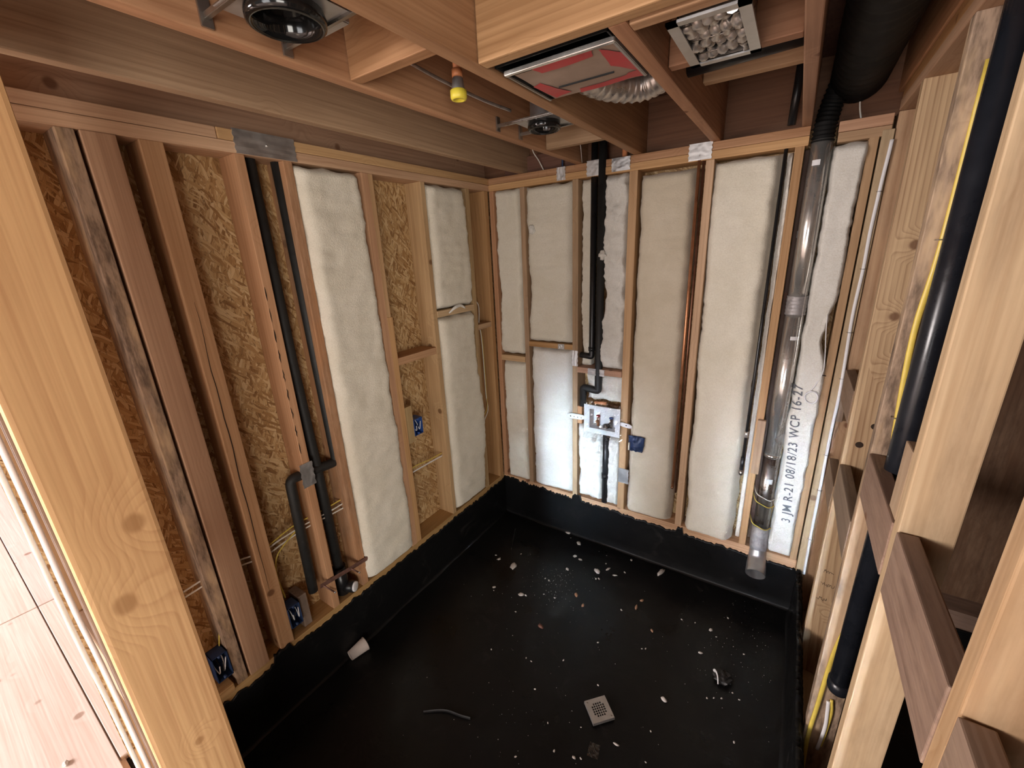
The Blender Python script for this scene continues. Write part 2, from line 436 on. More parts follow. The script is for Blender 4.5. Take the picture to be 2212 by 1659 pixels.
upturn('baseboard_left', (0, -2.25, 0), (0, 0, 0), (1, 0, 0), lambda s: .302+(.04 if .38 < s < .47 else 0), seed=1)
upturn('baseboard_back', (0, 0, 0), (1.99, 0, 0), (0, -1, 0), lambda s: .318-.022*s+(.03 if .6 < s < .67 else 0)+(.035 if 1.33 < s < 1.37 else 0), seed=5)
upturn('baseboard_right', (1.985, 0, 0), (1.985, -2.25, 0), (-1, 0, 0), .285, seed=9)

tag(link('trim_1', cubemesh('trim_1', (-.15, 2.1, -2.372, -2.245, -.03, .255), .004), 'tar'), kind='structure')
# hall floor outside, plywood sheets
fo = tag(link('floor_outer', cubemesh('floor_outer', (-9, 5, -9, -2.37, .24, .26), 0), 'hall'), kind='structure')
for i, (xa, xb) in enumerate(((-6.4, -3.97), (-3.96, -1.53), (-1.52, .91), (.92, 3.3))):
    for ya, yb in ((-3.60, -2.385), (-4.83, -3.61)):
        board('plywood_sheet', (xa, xb, ya, yb, .26, .278), 'hall', fo, 'x', .002)

fo2 = tag(link('floor_west', cubemesh('floor_west', (-9, -.15, -2.37, 1.5, .24, .26), 0), 'hall'), kind='structure')
for i, (xa, xb) in enumerate(((-6.4, -3.97), (-3.96, -1.53), (-1.52, -.15))):
    board('plywood_sheet', (xa, xb, -2.38, -1.17, .26, .278), 'hall', fo2, 'x', .002)
# ------------------------------------------------------------------ walls
wl = tag(link('wall_left', cubemesh('wall_left', (-DL-.014, -DL, -2.36, .14, .26, ZC), 0), 'osb_x'), kind='structure')
wb = tag(link('wall_back', cubemesh('wall_back', (-DL, 3.4, DL, DL+.014, .0, ZC), 0), 'osb_y'), kind='structure')
wr = empty('wall_right', (2.05, -1, .0), kind='structure')
wf = empty('wall_front', (.3, -2.28, .26), kind='structure')

# left wall framing
def lstud(y0, y1, mat='fir', z0=ZP, z1=ZS, d=0.0): return board('stud', (-DL, d, y0, y1, z0, z1), mat, wl)
lstud(-2.015, -1.974, 'old')
lstud(-2.20, -2.16, 'fir_red')
lstud(-1.964, -1.884, 'fir_red', d=.004)
lstud(-1.829, -1.766, 'fir_red')
lstud(-1.556, -1.520, 'fir')
lstud(-1.376, -1.338, 'stain')
lstud(-1.008, -.968, 'fir_red', d=.002); lstud(-.968, -.930, 'fir', z1=1.74); lstud(-.968, -.940, 'fir_red', z0=1.74)
lstud(-.625, -.592, 'fir')
lstud(-.240, -.205, 'pale'); lstud(-.052, -.012, 'fir')
board('bottom_plate', (-DL, .0, -2.3, .0, .27, ZP), 'fir', wl, 'y')
board('top_plate', (-DL, .002, -2.36, .0, ZS, 2.462), 'fir', wl, 'y')
board('top_plate', (-DL, .0, -2.36, -1.60, 2.463, ZT), 'fir_red', wl, 'y')
board('top_plate', (-DL, .003, -1.598, .0, 2.463, ZT), 'fir', wl, 'y')
board('blocking', (-DL, -.004, -.930, -.625, 1.47, 1.512), 'fir_red', wl, 'y')
board('blocking', (-DL, .003, -.592, -.240, 1.684, 1.722), 'fir', wl, 'y')
board('blocking', (-DL, -.002, -.205, -.052, 1.542, 1.578), 'fir', wl, 'y')
board('box_nailer', (-.075, -.015, -.930, -.865, .985, 1.215), 'pale', wl)
board('box_nailer', (-.110, -.02, -1.70, -1.66, .34, .52), 'dull', wl)
board('offcut_block', (-.10, .012, -2.15, -2.03, .335, .372), 'fir', wl, 'y')

# long drying crack in one wide stud, bark streak down another
def streak(stud, pts, mat, name):
    V = []; F = []
    for (y, z, wd) in pts: V += [(.0007, y-wd, z), (.0007, y+wd, z)]
    for i in range(len(pts)-1): F.append((2*i, 2*i+1, 2*i+3, 2*i+2))
    o = link(name, data_mesh(name, V, F), mat); o.parent = stud; o.matrix_parent_inverse = Matrix.Translation(stud.matrix_basis.translation).inverted()
def find_stud(y): return min((o for o in wl.children if o.name.startswith('stud')), key=lambda o: abs(o.matrix_basis.translation.y-y))
streak(find_stud(-1.798), [(-1.800+.006*nz(i*.4)-.012*i/20, 1.92-1.25*i/20, .0004+.0016*math.sin(math.pi*i/20)) for i in range(21)], 'ring', 'crack')
for k in range(9):
    z = 1.95-.085*k
    streak(find_stud(-1.538), [(-1.551+.004*nz(k*3.1+i), z-.055*i/5, .0006+.0035*math.sin(math.pi*i/5)*(.6+.5*nz(k*1.7))) for i in range(6)], 'ring', 'bark_streak')

# back wall framing
def bstud(x0, x1, mat='fir', z0=ZP, z1=ZS, d=0.0): return board('stud', (x0, x1, d, DL, z0, z1), mat, wb)
bstud(.0, .036, 'fir_red'); bstud(.240, .274, 'pale'); bstud(.604, .642, 'pale', d=-.003)
bstud(.940, .986, 'fir_red', d=-.004); bstud(1.318, 1.356, 'fir'); bstud(1.680, 1.716, 'fir', z1=2.43)
bstud(1.934, 1.966, 'fir'); bstud(1.972, 2.010, 'pale', z0=.0, z1=2.44, d=-.006)
board('stud', (2.013, 2.070, .004, .10, .0, 2.50), 'pale', wb)
board('membrane_strip', (2.08, 3.39, -.03, -.02, -.01, .24), 'tar', wb, 'x')
board('plywood_and_shade_panel', (2.11, 3.39, .100, .122, .30, ZC-.01), 'brown', wb)
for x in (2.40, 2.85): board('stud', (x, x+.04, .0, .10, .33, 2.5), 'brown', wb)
board('bottom_plate', (.0, 1.97, -.0, DL, .26, ZP), 'fir', wb, 'x')
board('bottom_plate', (2.09, 3.4, -.02, DL, .24, .33), 'dull', wb, 'x')
board('top_plate', (.0, 1.728, -.002, DL, ZS, 2.462), 'fir', wb, 'x')
board('top_plate', (-.0, 1.728, .0, DL, 2.463, ZT), 'fir', wb, 'x')
board('top_plate', (1.828, 2.0, -.001, DL, 2.418, 2.455), 'fir_red', wb, 'x')
board('top_plate', (1.826, 2.0, -.003, DL, 2.456, 2.497), 'fir', wb, 'x')
board('blocking', (.036, .240, -.006, DL, 1.291, 1.332), 'fir', wb, 'x')
board('blocking', (.274, .604, -.002, DL, 1.412, 1.447), 'fir', wb, 'x')
board('blocking', (.642, .940, -.010, DL, 1.268, 1.306), 'fir_red', wb, 'x')
board('box_nailer', (.642, .676, -.004, .05, .905, 1.03), 'fir_red', wb)
board('plywood_and_shade_panel', (1.718, 1.816, .085, .122, .34, 2.42), 'brown', wb)  # dark sheet added for the shade in the gap behind the flue
board('pipe_nailer', (1.690, 1.728, -.028, -.004, .82, 1.135), 'pale', wb)
board('let_in_block', (2.000, 2.034, -.03, -.006, 1.19, 1.315), 'dull', wb)

# right wall framing: broad faces look at the camera
def rstud(yn, mat, x0=2.01, x1=2.10, t=.04, z0=.03, z1=2.5): return board('stud', (x0, x1, yn, yn+t, z0, z1), mat, wr)
rstud(-.42, 'grain'); rstud(-.905, 'old'); rstud(-1.335, 'pale'); rstud(-1.775, 'pale'); rstud(-2.20, 'fir')
board('top_plate', (2.01, 2.10, -2.6, .0, 2.50, 2.54), 'fir', wr, 'y')
board('top_plate', (2.012, 2.10, -2.6, .0, 2.541, 2.582), 'fir_red', wr, 'y')
for (y0, y1, zt, mt, h) in ((-.38, -.03, 1.452, 'dull', .14), (-.38, -.08, 1.02, 'dull', .13), (-.865, -.425, 1.15, 'dull', .15),
                            (-1.295, -.91, 1.418, 'dull', .145), (-1.735, -1.34, 1.424, 'dull', .16), (-2.16, -1.78, 1.424, 'dull', .15)):
    board('blocking', (2.007, 2.044, y0, y1, zt-h, zt), mt, wr, 'y', .003)
board('offcut_block', (2.012, 2.050, -1.285, -1.215, 1.418, 1.59), 'pale', wr)
board('bottom_plate', (2.01, 2.10, -2.3, .0, -.01, .03), 'old', wr, 'y')

# front wall: jamb beside the opening, seen across its wide inner face
board('stud', (.580, .620, -2.348, -2.200, .26, 2.5), 'post', wf, bev=.009)
board('stud', (.538, .578, -2.352, -2.205, .26, 2.5), 'dull', wf)
board('stud', (.20, .24, -2.352, -2.205, .26, 2.5), 'fir', wf)
board('top_plate', (-.12, .64, -2.352, -2.2, 2.5, 2.54), 'fir', wf, 'x')
board('bottom_plate', (-.12, .536, -2.352, -2.2, .262, .30), 'fir', wf, 'x')
board('blocking', (.244, .534, -2.350, -2.315, 1.02, 1.16), 'pale', wf, 'x')

# ------------------------------------------------------------------ ceiling
ce = tag(link('ceiling', cubemesh('ceiling', (-9, 5, -9, .3, ZC, ZC+.02), 0), 'subply'), kind='structure')
for (x0, x1, y0, m_) in ((-.122, -.084, -2.6, 'joist'), (.232, .272, -3.0, 'joist'), (.622, .662, -3.0, 'joist'), (.955, 1.0, -3.0, 'joist'),
                         (1.332, 1.374, -1.36, 'joist'), (1.694, 1.730, -3.0, 'joist')):
    board('joist', (x0, x1, y0, .085, ZT+.001, ZC), m_, ce, 'y', .004)
board('joist', (2.005, 2.05, -3.0, .085, 2.583, ZC), 'joist', ce, 'y')
board('header', (1.002, 1.692, -1.402, -1.362, 2.5, ZC), 'joist', ce, 'x', .004)
board('header', (1.375, 1.692, -1.345, -1.308, 2.5, 2.60), 'fir', ce, 'x', .004)
board('blocking', (.664, .953, -1.535, -1.497, 2.505, ZC), 'joist', ce, 'x')
board('blocking', (.664, .953, -.425, -.388, 2.505, ZC), 'joist', ce, 'x')
board('blocking', (1.376, 1.692, -1.005, -.967, 2.515, ZC), 'joist', ce, 'x')
board('blocking', (1.376, 1.692, -.52, -.48, 2.60, 2.66), 'fir_red', ce, 'x')
board('rim_board', (-.12, 3.4, .088, .122, ZT, ZC), 'rim', ce, 'x')
board('ledger_strip', (.10, .62, .05, .086, ZT, 2.60), 'rim', ce, 'x')

# neighbouring dark bay beyond the right wall
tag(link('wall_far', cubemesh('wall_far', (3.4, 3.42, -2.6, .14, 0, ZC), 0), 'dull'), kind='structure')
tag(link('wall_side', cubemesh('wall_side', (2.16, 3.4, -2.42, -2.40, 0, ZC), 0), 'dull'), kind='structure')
tag(link('floor_side', cubemesh('floor_side', (1.99, 3.4, -2.4, .12, -.03, -.012), 0), 'tar'), kind='structure')

# ================================================================== insulation batts
def batt(label, plane, u0, u1, z0, z1, mat='insul', seed=0, d0=.034, d1=-.020, wob=.021, lump=.006, nu=26, top_round=.03, parent=None, name='insulation_batt', tint=None, shape=None):
    """soft quilt in a stud bay; plane 'x' = left wall (u = y), 'y' = back wall (u = x). depth > 0 goes into the wall"""
    h = z1-z0; nv = max(10, int(h/.0135)); V = []; F = []
    def surf(u, v, raw=False):
        s = (u-u0)/(u1-u0); e = min(s, 1-s)*2; t = min(v-z0, z1-v)
        prof = 1-max(0, 1-e/.34)**2.6
        tp = 1-max(0, 1-t/top_round)**2
        d = d0+(d1-d0)*prof*tp
        d += lump*1.2*nz(u*5+seed, v*2.2, seed)+lump*.8*nz(u*14, v*12, seed+7)+lump*.6*nz(u*30, v*38, seed+4)+lump*.4*nz(u*70, v*80, seed+2)
        d += .0045*nz(u*3+seed, v*19, seed+11)*prof+.0030*nz(u*7, v*46, seed+13)*prof+.004*nz(u*2.2+seed, v*4.5+u*3, seed+17)*prof
        return d
    rows = []
    for j in range(nv+1):
        v = z0+h*j/nv
        le = u0+wob*(nz(v*3.1, seed)*.9+.55*nz(v*11, seed+5)+.30*nz(v*45, seed+9))
        ri = u1+wob*(nz(v*2.7, seed+20)*.9+.55*nz(v*12, seed+25)+.30*nz(v*47, seed+29))
        if shape: a, b = shape((v-z0)/h); le += a; ri += b
        row = []
        for i in range(nu+1):
            s = i/nu; s = .5-.5*math.cos(math.pi*s) if True else s
            u = le+(ri-le)*s
            vv = v
            if j == 0: vv = v+wob*.8*nz(u*14, seed+40)
            if j == nv: vv = v+wob*.8*nz(u*14, seed+50)
            us = u0+(u1-u0)*s
            row.append((u, surf(us, min(max(v, z0), z1)), vv))
        rows.append(row)
    def P(u, d, v): return (-d, u, v) if plane == 'x' else (u, d, v)
    for row in rows:
        for (u, d, v) in row: V.append(P(u, d, v))
    W_ = nu+1
    for j in range(nv):
        for i in range(nu):
            a = j*W_+i
            q = (a, a+1, a+W_+1, a+W_); F.append(q if plane == 'x' else q)
    # skirt back into the bay
    ring = [i for i in range(W_)]+[j*W_+nu for j in range(1, nv+1)]+[nv*W_+i for i in range(nu-1, -1, -1)]+[j*W_ for j in range(nv-1, 0, -1)]
    base = len(V)
    for k in ring:
        p = Vector(V[k])
        if plane == 'x': p.x = -.10
        else: p.y = .10
        V.append(p)
    L_ = len(ring)
    for k in range(L_): F.append((ring[k], base+k, base+(k+1) % L_, ring[(k+1) % L_]))
    o = link(name, data_mesh(name, V, F, True), mat, parent)
    if parent is None: tag(o, label, 'insulation', 'insulation batts in the stud bays')
    return o, surf

batt('tall full-height cream insulation batt beside the two black foam pipes', 'x', -1.345, -1.002, .338, 2.418, seed=1, d1=-.030,
     shape=lambda t: (0, .012-.045*max(0, t-.35)))
batt('upper cream insulation batt above the left wall block near the corner', 'x', -.592, -.245, 1.728, 2.42, seed=2, d1=-.02, shape=lambda t: (0, .008+.012*math.sin(t*5)))
batt('lower cream insulation batt below the left wall block near the corner', 'x', -.594, -.225, .34, 1.680, seed=3, d1=-.02, shape=lambda t: (0, .055*math.exp(-((t-.42)/.22)**2)-.012))
batt('narrow upper insulation batt next to the room corner on the back wall', 'y', .042, .240, 1.345, 2.425, seed=4, d1=-.016)
batt('narrow lower insulation batt next to the room corner on the back wall', 'y', .044, .242, .332, 1.288, seed=5, d1=-.014)
batt('wide upper insulation batt, second bay of the back wall from the corner', 'y', .276, .604, 1.452, 2.42, seed=6, d1=-.018)
batt('wide lower insulation batt, second bay of the back wall from the corner', 'y', .282, .604, .335, 1.408, 'insul_w', seed=7, d1=-.020)
batt('ragged insulation strip left of the two black pipes on the back wall', 'y', .650, .715, 1.312, 2.42, seed=8, d0=.05, d1=.03, wob=.02, nu=12)
batt('torn insulation strip right of the two black pipes on the back wall', 'y', .800, .938, 1.312, 2.42, 'insul_w', seed=9, d0=.03, d1=-.012, wob=.026, lump=.020, nu=26)
batt('short torn insulation piece above the white valve box', 'y', .700, .938, 1.085, 1.264, 'insul_w', seed=10, d0=.05, d1=.02, wob=.018, lump=.024, nu=30)
batt('rumpled insulation below the white valve box, left of the black drain pipe', 'y', .646, .820, .34, .90, 'insul_w', seed=11, d0=.03, d1=-.006, wob=.018, lump=.020, nu=26)
batt('narrow insulation strip below the white valve box, right of the black drain pipe', 'y', .862, .940, .34, .85, 'insul_w', seed=12, d0=.03, d1=-.008, wob=.014, lump=.018, nu=18)
batt('tan full-height insulation batt left of the copper pipes', 'y', .995, 1.280, .325, 2.40, 'insul_t', seed=13, d0=.05, d1=-.012, wob=.012)
batt('full-height insulation batt between copper pipes and thin black gas pipe', 'y', 1.358, 1.640, .318, 2.412, seed=14, d0=.05, d1=-.026, wob=.014,
     shape=lambda t: (.012-.02*t, 0))
batt('narrow white insulation strip right of the thin black gas pipe', 'y', 1.656, 1.680, .34, 2.41, 'insul_w', seed=16, d0=.06, d1=.03, wob=.006, nu=8)
b6, s6 = batt('white insulation batt with printed grey lettering beside the steel flue', 'y', 1.815, 1.942, .338, 2.412, 'insul_w', seed=15, d0=.03, d1=-.022, wob=.016, lump=.005,
              shape=lambda t: (.006, -.03*math.exp(-((t-.60)/.05)**2)-.01*t))
# loose torn flap over the block, left wall
tube('insulation_tuft', spline([(.012, -.50, 1.70), (.026, -.46, 1.728), (.022, -.40, 1.735), (.016, -.35, 1.712)]), [.004+.006*math.sin(i/18*3.1) for i in range(19)], 'insul_w', None, 7)
tag(bpy.data.objects['insulation_tuft'], 'torn white tuft of insulation lying over the left wall block', 'insulation tuft')
def lumpball(name, c, r, mat, seed, amp=.35, sub=3, sc=(1, 1, 1), parent=None):
    bm = bmesh.new(); bmesh.ops.create_icosphere(bm, subdivisions=sub, radius=1.0)
    for v in bm.verts:
        k = 1+amp*mnoise.noise(v.co*1.6+Vector((seed*3.1, seed, 0)))+amp*.5*mnoise.noise(v.co*4+Vector((seed, 0, seed*2)))
        v.co = Vector((v.co.x*sc[0], v.co.y*sc[1], v.co.z*sc[2]))*k*r+Vector(c)
    return link(name, bm_mesh(bm, name, sub > 1), mat, parent)
tag(lumpball('insulation_tuft', (.80, -.012, 2.0), .024, 'insul_w', 4, .5), 'fluffy white insulation tuft pulled out beside the black pipes', 'insulation tuft')
tag(lumpball('insulation_tuft', (.332, -.022, 2.17), .022, 'insul_w', 9, .5, sc=(1, .7, 1.2)), 'small pulled tuft on the wide upper batt near the corner', 'insulation tuft')

# printed lettering, follows the batt surface
cu = bpy.data.curves.new('printed_lettering', 'FONT'); cu.body = '3 JM R-21 08/18/23 WCP 16-27'; cu.size = .062; cu.space_character = 1.14; cu.offset = .0005; cu.align_x = 'LEFT'
to = bpy.data.objects.new('tmp_text', cu); C.objects.link(to)
dg = bpy.context.evaluated_depsgraph_get(); dg.update()
tm = bpy.data.meshes.new_from_object(to.evaluated_get(dg))
bpy.data.objects.remove(to, do_unlink=True)
bmt = bmesh.new(); bmt.from_mesh(tm); bmesh.ops.remove_doubles(bmt, verts=list(bmt.verts), dist=1e-5); bmesh.ops.subdivide_edges(bmt, edges=list(bmt.edges), cuts=1); bmt.verts.index_update()
xs = [v.co.x for v in bmt.verts]; wid = max(xs)-min(xs); k_ = .775/wid
for v in bmt.verts:
    along = (v.co.x-min(xs))*k_; across = v.co.y*.92
    X = 1.905-across-.048*along/.775; Z = .575+along
    v.co = Vector((X, s6(X, Z)-.0035, Z))
bmt.verts.ensure_lookup_table(); seen = set()
for v0 in bmt.verts:
    if v0.index in seen: continue
    stack = [v0]; isl = []; seen.add(v0.index)
    while stack:
        a = stack.pop(); isl.append(a)
        for e in a.link_edges:
            b = e.other_vert(a)
            if b.index not in seen: seen.add(b.index); stack.append(b)
    idx = {v.index: i for i, v in enumerate(isl)}
    fs = {f for v in isl for f in v.link_faces}
    tl = link('printed_letter', data_mesh('printed_letter', [v.co for v in isl], [tuple(idx[v.index] for v in f.verts) for f in fs]), 'print', b6)
bmt.free()

# ================================================================== left wall services
t = empty('foam_wrapped_pipe', (-.06, -1.47, .27), 'straight black foam pipe running down to the clean-out with white cap', 'pipe')
tube('pipe', [(-.062, -1.478, 2.495), (-.062, -1.474, 1.6), (-.060, -1.462, 1.05), (-.060, -1.456, .46)], .0245, 'foam', t, 16)
tube('cleanout_tee', [(-.060, -1.456, .50), (-.060, -1.455, .28)], .034, 'abs', t, 16)
tube('cleanout_branch', [(-.06, -1.455, .37), (.0, -1.425, .372)], .030, 'abs', t, 16)
lathe('cleanout_cap', [(.001, .004), (.022, .004), (.026, .002), (.026, -.008)], (.004, -1.422, .372), (.9, .43, .05), 'white', t)
t = empty('foam_wrapped_pipe', (-.06, -1.40, .46), 'black foam pipe that turns sideways through the stud behind a steel plate', 'pipe')
tube('pipe', fillet([(-.055, -1.372, 2.495), (-.055, -1.366, 1.6), (-.052, -1.362, 1.075), (-.050, -1.46, 1.085), (-.042, -1.605, 1.10), (-.042, -1.615, .48)], .03), .0225, 'foam', t, 16)
tube('pipe_end', [(-.042, -1.615, .485), (-.042, -1.615, .478)], .0185, 'dark', t, 14)

def nailplate(label, box, mat='plate', parent=None, ribs=True, loc=None):
    """thin toothed steel guard plate with wavy ends"""
    x0, x1, y0, y1, z0, z1 = box; V = []; F = []
    n = 14; flatx = (x1-x0) < .006
    for k, d in enumerate((0, 1)):
        for j in range(n+1):
            t_ = j/n
            for i in range(n+1):
                s = i/n
                wv = .0022*math.sin(t_*n*1.6) if i in (0, n) else 0
                if flatx:
                    b = .0015*nz(s*5, t_*5, z0*9)
                    V.append(((x1+b if d else x0), y0+(y1-y0)*s+wv, z0+(z1-z0)*t_))
                else:
                    b = .0015*nz(s*5, t_*5, x0*9)
                    V.append((x0+(x1-x0)*s+wv, (y0-b if d else y1), z0+(z1-z0)*t_))
        base = k*(n+1)**2
        for j in range(n):
            for i in range(n): a = base+j*(n+1)+i; F.append((a, a+1, a+n+2, a+n+1))
    rg = list(range(n+1))+[j*(n+1)+n for j in range(1, n+1)]+[n*(n+1)+i for i in range(n-1, -1, -1)]+[j*(n+1) for j in range(n-1, 0, -1)]
    B = (n+1)**2
    for q in range(len(rg)): a, b = rg[q], rg[(q+1) % len(rg)]; F.append((a, b, b+B, a+B))
    o = link('nail_plate', data_mesh('nail_plate', V, F), mat, parent)
    tag(o, label, 'steel plate', 'steel plates guarding pipes in the framing'); return o
p_ = nailplate('broad grey steel plate bowed over the left wall top plate', (.003, .0055, -1.548, -1.318, 2.425, 2.506), 'galv')
lathe('nail_head', [(.0005, .004), (.004, .003), (.005, 0)], (.006, -1.432, 2.465), (1, 0, 0), 'chrome', p_, 10)
nailplate('small grey steel plate on the left wall stud between black pipes', (.001, .0035, -1.572, -1.512, 1.048, 1.165), 'galv')
nailplate('narrow steel plate on the back wall top plate nearest the corner', (.504, .560, -.006, -.0035, 2.428, 2.499))
nailplate('steel plate on the top plate right above the two black pipes', (.694, .800, -.006, -.0035, 2.426, 2.506))
nailplate('dull steel plate on the top plate just right of the black pipes', (.840, .942, -.006, -.0035, 2.432, 2.498), 'galv')
nailplate('steel plate on the top plate above the copper pipes', (1.236, 1.341, -.006, -.0035, 2.428, 2.503))
nailplate('vertical steel plate on the stud left of the black pipe elbow', (.603, .643, -.007, -.0045, 1.308, 1.412))
nailplate('steel plate on the reddish block in front of the black pipe', (.718, .829, -.014, -.0115, 1.262, 1.306), 'galv')
nailplate('grey steel plate low on the red stud near the floor', (.941, 1.010, -.009, -.0065, .540, .645), 'galv')
nailplate('crumpled bit of steel plate on the block above the wide lower batt', (.50, .546, -.007, -.004, 1.413, 1.447), 'galv')

def cable(name, pts, label, mat='cablew', r=.0042, flat=.6, group=None, cat='cable', seg=8, sm=5):
    o = tube(name, spline(pts, sm), r, mat, None, seg, True, flat)
    return tag(o, label, cat, group)
cable('wall_cable', [(-.05, -2.16, .845), (-.05, -1.93, .86), (-.052, -1.78, .828), (-.05, -1.70, .838), (-.05, -1.58, .842), (-.05, -1.44, .836), (-.05, -1.36, .838)],
      'upper white cable drilled through the left wall studs behind the black pipes')
cable('wall_cable', [(-.05, -2.16, .822), (-.05, -1.93, .832), (-.05, -1.78, .803), (-.05, -1.70, .812), (-.05, -1.58, .822), (-.05, -1.44, .815), (-.05, -1.36, .812)],
      'lower white cable drilled through the left wall studs behind the black pipes')
cable('wall_cable', [(-.06, -1.80, .82), (-.06, -1.74, .836), (-.06, -1.65, .858), (-.06, -1.58, .862), (-.06, -1.46, .856), (-.06, -1.36, .858)],
      'yellow cable above the white pair through the left wall studs', 'cabley', .0038)
cable('wall_cable', [(-.05, -1.62, .84), (-.045, -1.69, .806), (-.045, -1.735, .765), (-.045, -1.752, .68), (-.045, -1.742, .545)],
      'yellow cable dropping from the bundle to the outlet box near the middle', 'cabley', .0036)
cable('wall_cable', [(-.05, -.94, .800), (-.05, -.86, .808), (-.05, -.74, .795), (-.05, -.61, .79)], 'thin yellow cable crossing the bare bay beside the tall batt', 'cabley', .0036)
cable('wall_cable', [(-.05, -.94, .775), (-.05, -.86, .778), (-.05, -.74, .775), (-.05, -.61, .77)], 'thick white cable crossing the bare bay beside the tall batt', 'white', .0048)
cable('wall_cable', [(-.05, -2.01, .83), (-.045, -2.012, .78), (-.04, -2.0, .68), (-.04, -2.012, .60), (-.04, -2.025, .54)], 'yellow cable dropping to the outlet box near the front post', 'cabley', .0034)
cable('wall_cable', [(-.08, -.128, 1.74), (-.06, -.115, 1.70), (-.05, -.125, 1.65), (-.05, -.135, 1.56), (-.05, -.12, 1.50), (-.05, -.112, 1.35), (-.05, -.108, 1.05), (-.035, -.115, .93), (-.02, -.17, .885), (.0, -.225, .862)],
      'white cable looping down the corner bay through its small block', 'cablew', .0036)
cable('wall_cable', [(-.05, -.118, 1.52), (-.05, -.106, 1.40), (-.05, -.102, 1.06), (-.03, -.13, .95), (-.015, -.20, .905)], 'yellowish cable looping down the corner bay behind the white one', 'cabley', .003)

def outlet_box(label, y, z, hy=.028, hz=.055, x=.004, mat='blue', seed=1, tilt=0):
    b = empty('outlet_box', (x, y, z), label, 'outlet box', 'blue outlet boxes on the left wall')
    D = .062; t_ = .003
    bm = bmesh.new()
    def bx(x0, x1, y0, y1, z0, z1):
        r = bmesh.ops.create_cube(bm, size=1.0)['verts']
        bmesh.ops.scale(bm, vec=(x1-x0, y1-y0, z1-z0), verts=r); bmesh.ops.translate(bm, vec=((x0+x1)/2, (y0+y1)/2, (z0+z1)/2), verts=r)
    bx(x-D, x-D+t_, y-hy, y+hy, z-hz, z+hz); bx(x-D, x, y-hy, y-hy+t_, z-hz, z+hz); bx(x-D, x, y+hy-t_, y+hy, z-hz, z+hz)
    bx(x-D, x, y-hy, y+hy, z+hz-t_, z+hz); bx(x-D, x, y-hy, y+hy, z-hz, z-hz+t_)
    link('box_shell', bm_mesh(bm, 'box_shell'), mat, b)
    for s in (-1, 1):
        lathe('screw_boss', [(.0005, .002), (.006, .002), (.006, -.012)], (x, y, z+s*(hz-.008)), (1, 0, 0), mat, b, 10)
    rr = random.Random(seed)
    for k in range(3):
        yy = y-hy*.55+hy*.5*k
        tube('wire', spline([(x-.05, yy, z+hz*.7), (x-.03, yy+rr.uniform(-.01, .01), z+.01), (x-.012, yy+rr.uniform(-.008, .012), z-hz*.5), (x-.006, yy+.008, z+hz*(.1+.2*k))], 5), .0022, 'white' if k != 1 else 'dark', b, 6)
    return b
outlet_box('bright blue outlet box on the pale nailer in the bare bay', -.832, 1.070, .034, .052, -.012, 'blue', 1)
outlet_box('dark blue outlet box low on the left wall near the foam cup', -1.738, .462, .028, .058, .006, 'navy', 2)
outlet_box('dark blue outlet box low on the left wall beside the front post', -2.046, .475, .028, .062, .006, 'navy', 3)
# perforated hanger strap nailed across two studs
t = empty('hanger_strap', (.006, -1.44, .50), 'rusty brown perforated strap nailed across two studs above the clean-out', 'strap')
V, F = tube_data([(.006, -1.60, .517), (.006, -1.50, .505), (.008, -1.43, .497), (.006, -1.27, .478)], .012, 4, True, .12)
link('strap_band', data_mesh('strap_band', V, F), 'rust', t)
tube('strap_arm', [(.008, -1.43, .497), (.018, -1.40, .455)], .004, 'rust', t, 6)
tube('strap_arm', [(.006, -1.585, .512), (.018, -1.545, .445)], .004, 'rust', t, 6)
lathe('strap_nail', [(.0005, .003), (.005, .003), (.005, 0)], (.02, -1.395, .45), (1, 0, 0), 'galv', t, 8)
lathe('strap_nail', [(.0005, .003), (.005, .003), (.005, 0)], (.02, -1.543, .442), (1, 0, 0), 'galv', t, 8)
t = lathe('pipe_clip', [(.0005, .006), (.007, .006), (.007, -.004)], (-.03, -1.352, 1.565), (1, -.3, .2), 'cablew', None, 10)
tag(t, 'tiny white clip on the black foam pipe', 'clip')

# ================================================================== back wall services
t = empty('drain_pipe', (.73, .03, 1.37), 'thin glossy black pipe ending in an elbow on the back wall', 'pipe')
tube('pipe', fillet([(.730, .020, 2.62), (.730, .020, 1.40), (.730, .018, 1.376), (.655, .012, 1.384)], .035), .0185, 'abs', t, 16)
tube('coupling', [(.730, .020, 1.44), (.730, .020, 1.415)], .0225, 'abs', t, 16)
t = empty('foam_wrapped_pipe', (.784, .0, 1.04), 'thick black foam pipe with two bends behind the reddish block', 'pipe')
tube('pipe', fillet([(.784, .008, 2.62), (.784, .005, 1.155), (.684, -.004, 1.170), (.682, -.004, 1.04)], .014, 3), .0235, 'foam', t, 16)
t = empty('drain_pipe', (.84, .03, .34), 'black drain pipe below the white valve box', 'pipe')
tube('pipe', [(.840, .022, .335), (.840, .022, .92)], .021, 'abs', t, 16)
tube('hub', [(.840, .022, .52), (.840, .022, .56)], .0245, 'abs', t, 16)

